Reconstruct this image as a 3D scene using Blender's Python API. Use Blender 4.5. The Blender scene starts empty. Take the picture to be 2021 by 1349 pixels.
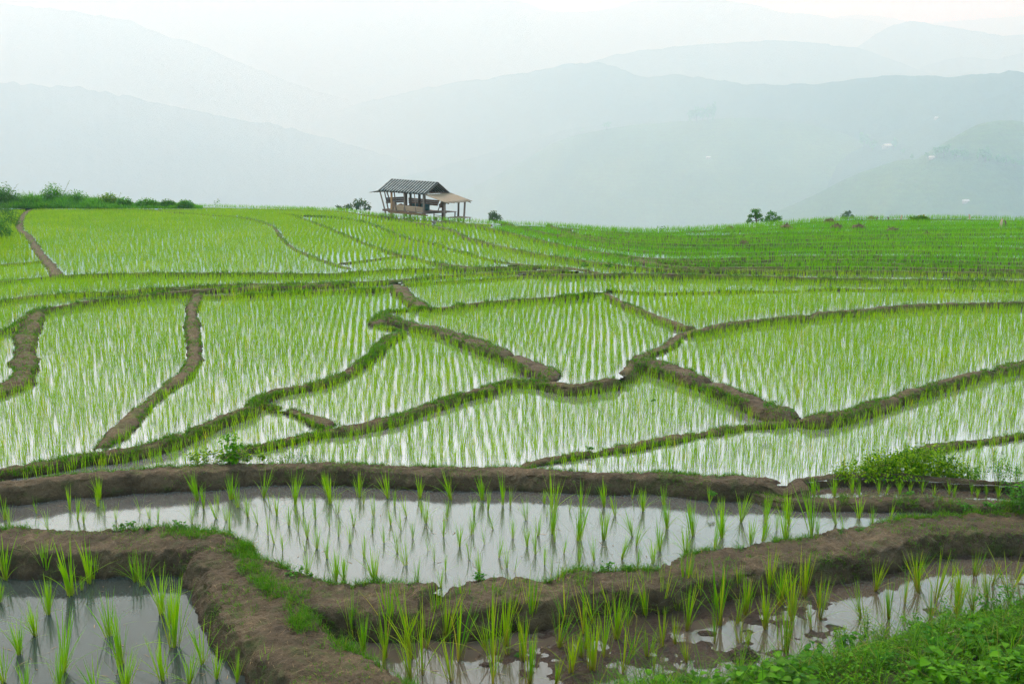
import bpy, math, random
import numpy as np
from mathutils import Vector, kdtree
from mathutils.bvhtree import BVHTree
random.seed(7); RNG = np.random.default_rng(7)
scene = bpy.context.scene
COL = scene.collection
PI = math.pi
HS = 2.4
HAZE_D, HAZE_G = .00098 / HS, .25

# ------------------------------------------------------------------ camera model
F_PX, CU, CV, HZ, CAMZ = 1900.0, 1010.5, 674.5, 315.0, 5.0
PITCH = math.atan((CV - HZ) / F_PX)
CP, SP = math.cos(PITCH), math.sin(PITCH)

def ray(u, v):
    """direction of the sight line through picture point (u, v), scaled to forward distance 1"""
    x = (np.asarray(u, float) - CU) / F_PX; y = -(np.asarray(v, float) - CV) / F_PX
    dy = CP + y * SP; dz = -SP + y * CP
    return x / dy, dz / dy

def unproj(u, v, z):
    """point of the level z that is seen at (u, v)"""
    rx, rz = ray(u, v)
    Y = (np.asarray(z, float) - CAMZ) / rz
    return rx * Y, Y

def atdist(u, v, Y):
    rx, rz = ray(u, v)
    return Vector((float(rx * Y), float(Y), float(CAMZ + rz * Y)))

def proj(X, Y, Z):
    d = np.asarray(Z, float) - CAMZ
    f = Y * CP - d * SP; y = Y * SP + d * CP
    return CU + F_PX * X / f, CV - F_PX * y / f

# ------------------------------------------------------------------ noise
def _hash(i, j, k, seed):
    n = (i * 374761393 + j * 668265263 + k * 2147483647 + seed * 974634777) & 0xFFFFFFFF
    n = ((n ^ (n >> 13)) * 1274126177) & 0xFFFFFFFF
    n = ((n ^ (n >> 16)) * 2246822519) & 0xFFFFFFFF
    return ((n ^ (n >> 15)) & 0xFFFF) / 65535.0

def vnoise(x, y, z, seed=0):
    x = np.asarray(x, float); y = np.asarray(y, float); z = np.asarray(z, float)
    x, y, z = np.broadcast_arrays(x, y, z)
    i = np.floor(x).astype(np.int64); j = np.floor(y).astype(np.int64); k = np.floor(z).astype(np.int64)
    fx, fy, fz = x - i, y - j, z - k
    fx = fx * fx * (3 - 2 * fx); fy = fy * fy * (3 - 2 * fy); fz = fz * fz * (3 - 2 * fz)
    out = 0
    for a in (0, 1):
        for b in (0, 1):
            for c in (0, 1):
                w = (fx if a else 1 - fx) * (fy if b else 1 - fy) * (fz if c else 1 - fz)
                out = out + w * _hash(i + a, j + b, k + c, seed)
    return out * 2 - 1

def fbm(x, y, z=0.0, octaves=4, seed=0, gain=0.5):
    s, a, f, t = 0, 1.0, 1.0, 0
    for o in range(octaves):
        s = s + a * vnoise(np.asarray(x) * f + o * 17.3, np.asarray(y) * f, np.asarray(z) * f, seed + o)
        t += a; a *= gain; f *= 2.03
    return s / t

# ------------------------------------------------------------------ objects
def link(o, parent=None, **props):
    COL.objects.link(o)
    if parent is not None: o.parent = parent
    for k, v in props.items():
        if v is not None: o[k] = v
    return o

def empty(name, loc, rz=0.0, **props):
    o = bpy.data.objects.new(name, None)
    o.location = loc; o.rotation_euler = (0, 0, rz); o.empty_display_size = 0.2
    return link(o, None, **props)

def mesh_np(name, V, quads=None, tris=None, mat=None, smooth=False, attrs=None):
    """mesh from numpy arrays; attrs = {name: one float per vertex}"""
    V = np.asarray(V, np.float32).reshape(-1, 3)
    me = bpy.data.meshes.new(name)
    nq = 0 if quads is None else len(quads); nt = 0 if tris is None else len(tris)
    loops = []
    if nq: loops.append(np.asarray(quads, np.int32).ravel())
    if nt: loops.append(np.asarray(tris, np.int32).ravel())
    loops = np.concatenate(loops)
    me.vertices.add(len(V)); me.vertices.foreach_set('co', V.ravel())
    me.loops.add(len(loops)); me.loops.foreach_set('vertex_index', loops)
    starts = np.concatenate([np.arange(nq, dtype=np.int32) * 4, nq * 4 + np.arange(nt, dtype=np.int32) * 3])
    me.polygons.add(nq + nt); me.polygons.foreach_set('loop_start', starts)
    if smooth: me.polygons.foreach_set('use_smooth', np.ones(nq + nt, bool))
    for k, a in (attrs or {}).items():
        at = me.attributes.new(k, 'FLOAT', 'POINT')
        at.data.foreach_set('value', np.asarray(a, np.float32).ravel())
    me.update(calc_edges=True); me.validate()
    if mat is not None: me.materials.append(mat)
    return me

def obj(name, me, parent=None, loc=None, rot=None, **props):
    o = bpy.data.objects.new(name, me)
    if loc is not None: o.location = loc
    if rot is not None: o.rotation_euler = rot
    return link(o, parent, **props)

def grid_quads(nr, nc):
    i = np.arange((nr - 1) * (nc - 1)); r, c = i // (nc - 1), i % (nc - 1)
    a = r * nc + c
    return np.stack([a, a + 1, a + nc + 1, a + nc], 1)

class Acc:
    """collects faces of one mesh: boxes, tubes, leaves and blades"""
    def __init__(s): s.V, s.Q, s.T, s.A, s.n = [], [], [], {}, 0
    def add(s, V, quads=None, tris=None, **attrs):
        V = np.asarray(V, float).reshape(-1, 3)
        if quads is not None and len(quads): s.Q.append(np.asarray(quads, int) + s.n)
        if tris is not None and len(tris): s.T.append(np.asarray(tris, int) + s.n)
        for k, a in attrs.items(): s.A.setdefault(k, []).append(np.broadcast_to(np.asarray(a, float), (len(V),)))
        s.V.append(V); s.n += len(V)
    def box(s, c, size, rot=None, **at):
        h = np.array(size) / 2
        V = np.array([[x, y, z] for z in (-1, 1) for y in (-1, 1) for x in (-1, 1)]) * h
        if rot is not None: V = V @ np.array(rot).T
        s.add(V + np.array(c), [[0, 2, 3, 1], [4, 5, 7, 6], [0, 1, 5, 4], [2, 6, 7, 3], [0, 4, 6, 2], [1, 3, 7, 5]], **at)
    def bar(s, a, b, w, h=None, **at):
        a, b = np.array(a, float), np.array(b, float); d = b - a; L = np.linalg.norm(d); d /= L
        up = np.array([0, 0, 1.0]) if abs(d[2]) < .9 else np.array([0, 1.0, 0])
        x = np.cross(up, d); x /= np.linalg.norm(x); y = np.cross(d, x)
        s.box((a + b) / 2, (w, h or w, L), np.stack([x, y, d], 1), **at)
    def tube(s, pts, rad, n=7, **at):
        pts = np.array(pts, float); rad = np.broadcast_to(np.asarray(rad, float), (len(pts),))
        T = np.gradient(pts, axis=0); T /= np.linalg.norm(T, axis=1)[:, None] + 1e-9
        up = np.array([.3, .2, 1.0]) if abs(T[0][2]) < .8 else np.array([1.0, .3, 0])
        X = np.cross(up, T); X /= np.linalg.norm(X, axis=1)[:, None] + 1e-9; Yv = np.cross(T, X)
        a = np.linspace(0, 2 * PI, n, endpoint=False)
        V = pts[:, None] + rad[:, None, None] * (np.cos(a)[None, :, None] * X[:, None] + np.sin(a)[None, :, None] * Yv[:, None])
        q = [[r * n + c, r * n + (c + 1) % n, (r + 1) * n + (c + 1) % n, (r + 1) * n + c] for r in range(len(pts) - 1) for c in range(n)]
        V = np.concatenate([V.reshape(-1, 3), pts[-1:]]); k = len(V) - 1; b = (len(pts) - 1) * n
        s.add(V, q, [[b + c, b + (c + 1) % n, k] for c in range(n)], **at)
    def build(s, name, mat, parent=None, smooth=False, loc=None, rot=None, me_only=False, **props):
        V = np.concatenate(s.V)
        me = mesh_np(name, V, np.concatenate(s.Q) if s.Q else None, np.concatenate(s.T) if s.T else None, mat, smooth,
                     {k: np.concatenate(a) for k, a in s.A.items()})
        return me if me_only else obj(name, me, parent, loc, rot, **props)

def blades(base, azim, tilt, bend, length, width, segs=3, twist=None, tint=0.0):
    """grass-like blades, vectorised: (V, quads, tris, t, tint)"""
    base = np.asarray(base, float); N = len(base)
    b = lambda a: np.broadcast_to(np.asarray(a, float), (N,))
    azim, tilt, bend, length, width, tint = map(b, (azim, tilt, bend, length, width, tint))
    tw = azim + PI / 2 + (0 if twist is None else b(twist))
    hd = np.stack([np.cos(azim), np.sin(azim)], 1); wd = np.stack([np.cos(tw), np.sin(tw)], 1)
    V, Tt = [], []
    for s in range(segs + 1):
        t = s / segs
        out = (np.sin(tilt) * t + bend * t * t) * length
        up = (np.cos(tilt) * t - .55 * bend * t ** 2.5) * length
        c = np.concatenate([base[:, :2] + hd * out[:, None], (base[:, 2] + up)[:, None]], 1)
        w = width * .5 * (1 if s == 0 else (1.0 - (t * .92) ** 2.2)) * (.75 if s == 0 else 1)
        if s < segs:
            off = np.concatenate([wd * w[:, None], np.zeros((N, 1))], 1)
            V += [c - off, c + off]; Tt += [np.full(N, t)] * 2
        else:
            V.append(c); Tt.append(np.full(N, 1.0))
    m = len(V)
    V = np.stack(V, 1).reshape(-1, 3); Tt = np.stack(Tt, 1).ravel()
    o = (np.arange(N) * m)[:, None]
    Q = np.concatenate([o + np.array([[2 * s, 2 * s + 1, 2 * s + 3, 2 * s + 2]]) for s in range(segs - 1)]) if segs > 1 else None
    T = o + np.array([[2 * segs - 2, 2 * segs - 1, 2 * segs]])
    return V, Q, T, Tt, np.repeat(tint, m)

def leaves(P, D, length, width, roll, tint=0.0, droop=.25):
    """folded oval leaves from point P along D"""
    P = np.asarray(P, float); N = len(P); D = np.asarray(D, float)
    D = D / (np.linalg.norm(D, axis=1)[:, None] + 1e-9)
    b = lambda a: np.broadcast_to(np.asarray(a, float), (N,))[:, None]
    L, W, R = b(length), b(width), b(roll)
    side = np.cross(D, np.array([0, 0, 1.0]) + 0 * D); side /= np.linalg.norm(side, axis=1)[:, None] + 1e-6
    nor = np.cross(side, D)
    sd = side * np.cos(R) + nor * np.sin(R); nr = np.cross(sd, D)
    dz = np.array([0, 0, -1.0]) * droop
    rows = []
    for t, w in ((0, .02), (.3, .46), (.65, .42), (1.0, .0)):
        c = P + D * L * t + dz * L * t * t
        if t in (0, 1.0): rows.append(c)
        else:
            rows += [c - sd * W * w + nr * W * .12, c, c + sd * W * w + nr * W * .12]
    V = np.stack(rows, 1).reshape(-1, 3)                     # 0 | 1 2 3 | 4 5 6 | 7
    o = (np.arange(N) * 8)[:, None]
    T = np.concatenate([o + np.array([[*x]]) for x in ((0, 2, 1), (0, 3, 2), (4, 5, 7), (5, 6, 7))])
    Q = np.concatenate([o + np.array([[*x]]) for x in ((1, 2, 5, 4), (2, 3, 6, 5))])
    tt = np.tile(np.array([0, .3, .3, .3, .65, .65, .65, 1.0]), N)
    return V, Q, T, tt, np.repeat(b(tint).ravel(), 8)

def add_b(acc, r): acc.add(r[0], r[1], r[2], t=r[3], tint=r[4])

# ------------------------------------------------------------------ materials
class NT:
    def __init__(s, name):
        s.m = bpy.data.materials.new(name); s.m.use_nodes = True
        s.n, s.l = s.m.node_tree.nodes, s.m.node_tree.links; s.n.clear()
        s.out = s.n.new('ShaderNodeOutputMaterial')
    def __call__(s, t, ins=None, **kw):
        n = s.n.new('ShaderNode' + t)
        for k, v in kw.items(): setattr(n, k, v)
        for k, v in (ins or {}).items():
            if isinstance(v, bpy.types.NodeSocket): s.l.new(v, n.inputs[k])
            else: n.inputs[k].default_value = v
        return n
    def noise(s, scale, detail=5, rough=.55, vec=None, dist=0.0):
        return s('TexNoise', {'Scale': scale, 'Detail': detail, 'Roughness': rough, 'Distortion': dist, **({'Vector': vec} if vec else {})}).outputs['Fac']
    def ramp(s, fac, stops, interp='LINEAR'):
        r = s('ValToRGB', {'Fac': fac}); cr = r.color_ramp; cr.interpolation = interp
        while len(cr.elements) < len(stops): cr.elements.new(.5)
        for e, (p, c) in zip(cr.elements, stops): e.position = p; e.color = (*c, 1) if len(c) == 3 else c
        return r.outputs['Color']
    def mix(s, fac, a, b, blend='MIX'):
        n = s('Mix', data_type='RGBA', blend_type=blend)
        for i, v in ((0, fac), (6, a), (7, b)):
            if isinstance(v, bpy.types.NodeSocket): s.l.new(v, n.inputs[i])
            elif i and len(v) == 3: n.inputs[i].default_value = (*v, 1)
            else: n.inputs[i].default_value = v
        return n.outputs[2]
    def mathn(s, op, a, b=0.0, c=0.0, clamp=False):
        n = s('Math', operation=op, use_clamp=clamp)
        for i, v in enumerate((a, b, c)):
            if isinstance(v, bpy.types.NodeSocket): s.l.new(v, n.inputs[i])
            else: n.inputs[i].default_value = v
        return n.outputs[0]
    def attr(s, name): return s('Attribute', attribute_name=name).outputs['Fac']
    def pos(s): return s('NewGeometry').outputs['Position']
    def finish(s, sh):
        s.l.new(sh, s.out.inputs['Surface']); return s.m

def plant_mat(name, lo, hi, base, dry=(.32, .26, .07), trans=.45, rough=.5, dryness=.0):
    """leaf: colour runs from the base to the tip of the blade and differs from plant to plant"""
    n = NT(name)
    t, tint = n.attr('t'), n.attr('tint')
    rnd = n('ObjectInfo').outputs['Random']
    k = n.mathn('FRACT', n.mathn('ADD', tint, rnd))
    c = n.mix(k, lo, hi)
    c = n.mix(n('MapRange', {'Value': t, 'From Min': 0.0, 'From Max': .38}).outputs[0], base, c)
    if dryness:
        c = n.mix(n.mathn('MULTIPLY', n('MapRange', {'Value': n.mathn('FRACT', n.mathn('MULTIPLY', k, 7.31)), 'From Min': 1 - dryness, 'From Max': 1.0}).outputs[0], .8), c, dry)
    p = n('BsdfPrincipled', {'Base Color': c, 'Roughness': rough, 'Specular IOR Level': .12})
    tr = n('BsdfTranslucent', {'Color': n.mix(1.0, c, (1.15, 1.1, .55), 'MULTIPLY')})
    return n.finish(n('MixShader', {0: trans, 1: p.outputs[0], 2: tr.outputs[0]}).outputs[0])

M = {}
M['rice_field'] = plant_mat('rice_field_leaf', (.16, .41, .001), (.32, .57, .003), (.18, .37, .003), dry=(.45, .50, .03), dryness=.07)
M['rice_deep'] = plant_mat('rice_deep_leaf', (.085, .38, .001), (.21, .51, .002), (.10, .30, .001))
M['rice_near'] = plant_mat('rice_near_leaf', (.12, .38, .003), (.27, .54, .006), (.27, .40, .03), trans=.45, dryness=.05)
M['rice_wet'] = plant_mat('rice_wet_leaf', (.07, .30, .004), (.28, .46, .006), (.22, .19, .04), dry=(.42, .36, .06), trans=.42, dryness=.25)
M['grass'] = plant_mat('bank_grass_leaf', (.035, .17, .004), (.12, .33, .008), (.05, .13, .01), dryness=.12)
M['dry_straw'] = plant_mat('dry_straw_blade', (.16, .12, .06), (.36, .28, .14), (.2, .15, .08), trans=.1)
M['weed'] = plant_mat('weed_leaf', (.022, .16, .004), (.075, .30, .008), (.03, .14, .008))
M['verge'] = plant_mat('verge_leaf', (.020, .125, .001), (.12, .37, .004), (.03, .11, .003))
M['verge_grass'] = plant_mat('verge_grass_leaf', (.025, .13, .002), (.15, .38, .006), (.03, .09, .003), dryness=.15)
M['vine'] = plant_mat('vine_leaf', (.022, .14, .001), (.30, .52, .004), (.05, .22, .003))
M['weed2'] = plant_mat('climbing_leaf', (.03, .20, .003), (.16, .42, .006), (.04, .2, .006))
M['bush'] = plant_mat('bush_leaf', (.03, .17, .006), (.09, .31, .010), (.04, .15, .01))
M['tree'] = plant_mat('tree_leaf', (.045, .12, .03), (.09, .19, .05), (.05, .12, .03), trans=.3)
M['thicket'] = plant_mat('thicket_leaf', (.04, .24, .003), (.14, .42, .006), (.05, .20, .005))

def mud_mat(name, a, b, moss=.35, mosscol=(.075, .12, .022), rough=.85, wet=0.0, scale=1.0):
    n = NT(name); p = n.pos()
    big = n.noise(1.7 * scale, 6, .6, p, .6); fine = n.noise(22 * scale, 5, .65, p); clod = n.noise(7 * scale, 4, .6, p, .4)
    c = n.mix(n('MapRange', {'Value': big, 'From Min': .3, 'From Max': .7}).outputs[0], a, b)
    c = n.mix(n('MapRange', {'Value': fine, 'From Min': .25, 'From Max': .8}).outputs[0], n.mix(1.0, c, (.62, .6, .58), 'MULTIPLY'), c)
    ms = n('MapRange', {'Value': n.noise(3.3 * scale, 7, .72, p, .3), 'From Min': .62 - moss * .35, 'From Max': .74 - moss * .2}).outputs[0]
    c = n.mix(n.mathn('MULTIPLY', ms, .75), c, mosscol)
    grit = n.noise(75 * scale, 3, .7, p); crk = n('TexVoronoi', {'Scale': 9 * scale, 'Vector': n.mix(.12, p, n('TexNoise', {'Scale': 6.0 * scale, 'Vector': p}).outputs['Color'])}, feature='DISTANCE_TO_EDGE').outputs['Distance']
    crk = n('MapRange', {'Value': crk, 'From Min': 0.0, 'From Max': .07}).outputs[0]
    wet_ = n.attr('wet')
    c = n.mix(n('MapRange', {'Value': n.noise(5.5 * scale, 5, .7, p, 1.0), 'From Min': .56, 'From Max': .72}).outputs[0], c, n.mix(1.0, c, (1.75, 1.7, 1.65), 'MULTIPLY'))
    c = n.mix(n('MapRange', {'Value': grit, 'From Min': .3, 'From Max': .75}).outputs[0], n.mix(1.0, c, (.6, .6, .6), 'MULTIPLY'), n.mix(1.0, c, (1.2, 1.2, 1.2), 'MULTIPLY'))
    c = n.mix(wet_, c, n.mix(1.0, c, (.42, .40, .38), 'MULTIPLY'))
    h = n.mathn('ADD', n.mathn('ADD', n.mathn('MULTIPLY', fine, .55), clod), n.mathn('ADD', n.mathn('MULTIPLY', grit, .22), n.mathn('MULTIPLY', crk, .10)))
    bp = n('Bump', {'Height': h, 'Strength': 1.0, 'Distance': .05})
    pr = n('BsdfPrincipled', {'Base Color': c, 'Roughness': n('MapRange', {'Value': big, 'To Min': rough - .1 - wet, 'To Max': rough}).outputs[0], 'Normal': bp.outputs[0], 'Specular IOR Level': .3})
    return n.finish(pr.outputs[0])

M['mud'] = mud_mat('bank_mud', (.050, .041, .019), (.160, .131, .070), moss=.26, mosscol=(.045, .085, .012))
M['mud_field'] = mud_mat('field_bank_mud', (.070, .056, .021), (.160, .130, .060), moss=.42, mosscol=(.07, .12, .012))
M['mud_far'] = mud_mat('far_bank_mud', (.08, .068, .028), (.14, .115, .055), moss=.65, mosscol=(.09, .19, .008))
M['mud_wet'] = mud_mat('wet_mud', (.045, .033, .022), (.085, .063, .044), moss=-.4, rough=.5, wet=.25, scale=1.5)
M['soil'] = mud_mat('soil', (.05, .04, .02), (.09, .07, .03), moss=.8, mosscol=(.03, .09, .008))

def water_mat(name, body, r0, r1, power, rough, ripple, gcol=(.79, .98, .96, 1)):
    n = NT(name); p = n.pos()
    mp = n('Mapping', {'Vector': p, 'Scale': (1.0, .45, 1.0)}).outputs[0]
    h = n.mathn('ADD', n.noise(5.0, 3, .5, mp), n.mathn('MULTIPLY', n.noise(24.0, 2, .5, mp), .25))
    bp = n('Bump', {'Height': h, 'Strength': ripple, 'Distance': .02}).outputs[0]
    lw = n('LayerWeight', {'Blend': .5, 'Normal': bp}).outputs['Facing']
    fr = n.mathn('ADD', n.mathn('MULTIPLY', n.mathn('POWER', lw, power), r1 - r0), r0, clamp=True)
    c = n.mix(n.noise(1.1, 4, .5, p), tuple(x * .8 for x in body), tuple(x * 1.25 for x in body))
    df = n('BsdfDiffuse', {'Color': c}); gl = n('BsdfGlossy', {'Color': gcol, 'Roughness': rough, 'Normal': bp})
    return n.finish(n('MixShader', {0: fr, 1: df.outputs[0], 2: gl.outputs[0]}).outputs[0])
M['water_field'] = water_mat('field_water', (.24, .25, .24), .22, .97, 2.1, .09, .04, (.75, .89, .89, 1))
M['water_pond'] = water_mat('pond_water', (.085, .088, .080), .0, 1.0, 2.7, .10, .08)
M['water_dark'] = water_mat('dark_pond_water', (.036, .048, .042), .0, 1.0, 4.0, .08, .08)
M['water_mud'] = water_mat('muddy_water', (.085, .073, .056), .0, 1.0, 2.9, .05, .05)

def wood_mat(name, a, b, rough=.8):
    n = NT(name); oc = n('TexCoord').outputs['Object']
    mp = n('Mapping', {'Vector': oc, 'Scale': (6, 6, 1.5)}).outputs[0]
    f = n.noise(4, 6, .6, mp, 1.2)
    pr = n('BsdfPrincipled', {'Base Color': n.mix(f, a, b), 'Roughness': rough, 'Normal': n('Bump', {'Height': f, 'Strength': .5, 'Distance': .02}).outputs[0]})
    return n.finish(pr.outputs[0])
M['wood_dark'] = wood_mat('weathered_dark_wood', (.075, .058, .04), (.15, .12, .085))
M['wood_grey'] = wood_mat('weathered_grey_wood', (.15, .125, .095), (.27, .23, .18))
M['wood_warm'] = wood_mat('warm_new_wood', (.36, .21, .09), (.52, .34, .17))
M['wood_pale'] = wood_mat('pale_plank_wood', (.38, .29, .19), (.55, .43, .29))
M['wood_brown'] = wood_mat('brown_board_wood', (.16, .095, .05), (.26, .16, .09))
M['tin_dark'] = wood_mat('old_fibre_cement_sheet', (.11, .13, .12), (.21, .235, .215), .75)
def sheet_mat(name, lo, hi, rib_shade):
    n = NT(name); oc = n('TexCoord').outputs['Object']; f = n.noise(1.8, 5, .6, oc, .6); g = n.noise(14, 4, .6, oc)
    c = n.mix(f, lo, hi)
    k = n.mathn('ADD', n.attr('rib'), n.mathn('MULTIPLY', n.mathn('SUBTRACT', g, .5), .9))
    c = n.mix(n('MapRange', {'Value': k, 'From Min': .50, 'From Max': .66}).outputs[0], rib_shade, c)  # shaded flank of every rib is painted into the sheet colour
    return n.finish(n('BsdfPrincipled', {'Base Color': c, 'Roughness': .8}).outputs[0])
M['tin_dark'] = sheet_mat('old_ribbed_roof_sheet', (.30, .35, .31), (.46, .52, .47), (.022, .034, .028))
M['tin_tan'] = wood_mat('tan_rusted_sheet', (.16, .140, .080), (.235, .208, .125), .7)
M['teal'] = wood_mat('teal_painted_board', (.03, .13, .13), (.06, .19, .18), .6)
M['sack'] = wood_mat('pale_sack_cloth', (.34, .26, .19), (.5, .4, .3), .95)
M['straw'] = mud_mat('wet_straw', (.13, .10, .05), (.24, .19, .10), moss=.3, mosscol=(.08, .14, .02), scale=.8)
M['roof_white'] = wood_mat('white_tin_roof', (.8, .82, .84), (.9, .9, .9), .4)
M['wall_grey'] = wood_mat('pale_house_wall', (.4, .4, .38), (.5, .48, .45), .8)
M['trunk'] = wood_mat('tree_bark', (.07, .055, .04), (.14, .11, .08), .9)

def hill_mat(name, a, b, c, scale, lines=0.0):
    scale /= HS
    n = NT(name); p = n.pos()
    f = n.noise(.004 * scale, 6, .6, p); g = n.noise(.07 * scale, 4, .7, p)
    col = n.ramp(f, [(.35, a), (.52, b), (.66, c)])
    col = n.mix(n('MapRange', {'Value': g, 'From Min': .3, 'From Max': .7}).outputs[0], n.mix(1.0, col, (.55, .58, .55), 'MULTIPLY'), col)
    if lines:
        w = n('TexWave', {'Vector': p, 'Scale': .05 / HS, 'Distortion': 6.0, 'Detail': 2.0, 'Detail Scale': .6}, wave_type='BANDS', bands_direction='Z').outputs['Fac']
        col = n.mix(n.mathn('MULTIPLY', w, lines), col, n.mix(1.0, col, (.5, .55, .5), 'MULTIPLY'))
    pr = n('BsdfPrincipled', {'Base Color': col, 'Roughness': .95, 'Specular IOR Level': .1,
                              'Normal': n('Bump', {'Height': g, 'Strength': .8, 'Distance': 8.0 * HS}).outputs[0]})
    return n.finish(pr.outputs[0])
M['forest'] = hill_mat('forest_hill', (.022, .05, .022), (.04, .08, .03), (.07, .12, .045), 1.0)
M['forest_far'] = hill_mat('far_forest_hill', (.02, .04, .03), (.035, .06, .04), (.09, .11, .07), .6)
M['tea'] = hill_mat('terraced_green_hill', (.06, .13, .03), (.10, .19, .04), (.15, .24, .06), 1.6, .35)

# ------------------------------------------------------------------ the traced paddies
SKY_U = [-280, 0, 100, 300, 380, 480, 600, 680, 740, 900, 975, 1100, 1200, 1280, 1400, 1500, 1560, 1620, 1680, 1760, 1850, 2021, 2300]
SKY_V = [408, 407, 406, 406, 408, 410, 413, 416, 425, 437, 442, 447, 455, 458, 453, 446, 441, 436, 433, 432, 431, 434, 436]
skyv = lambda u: np.interp(u, SKY_U, SKY_V)
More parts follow.
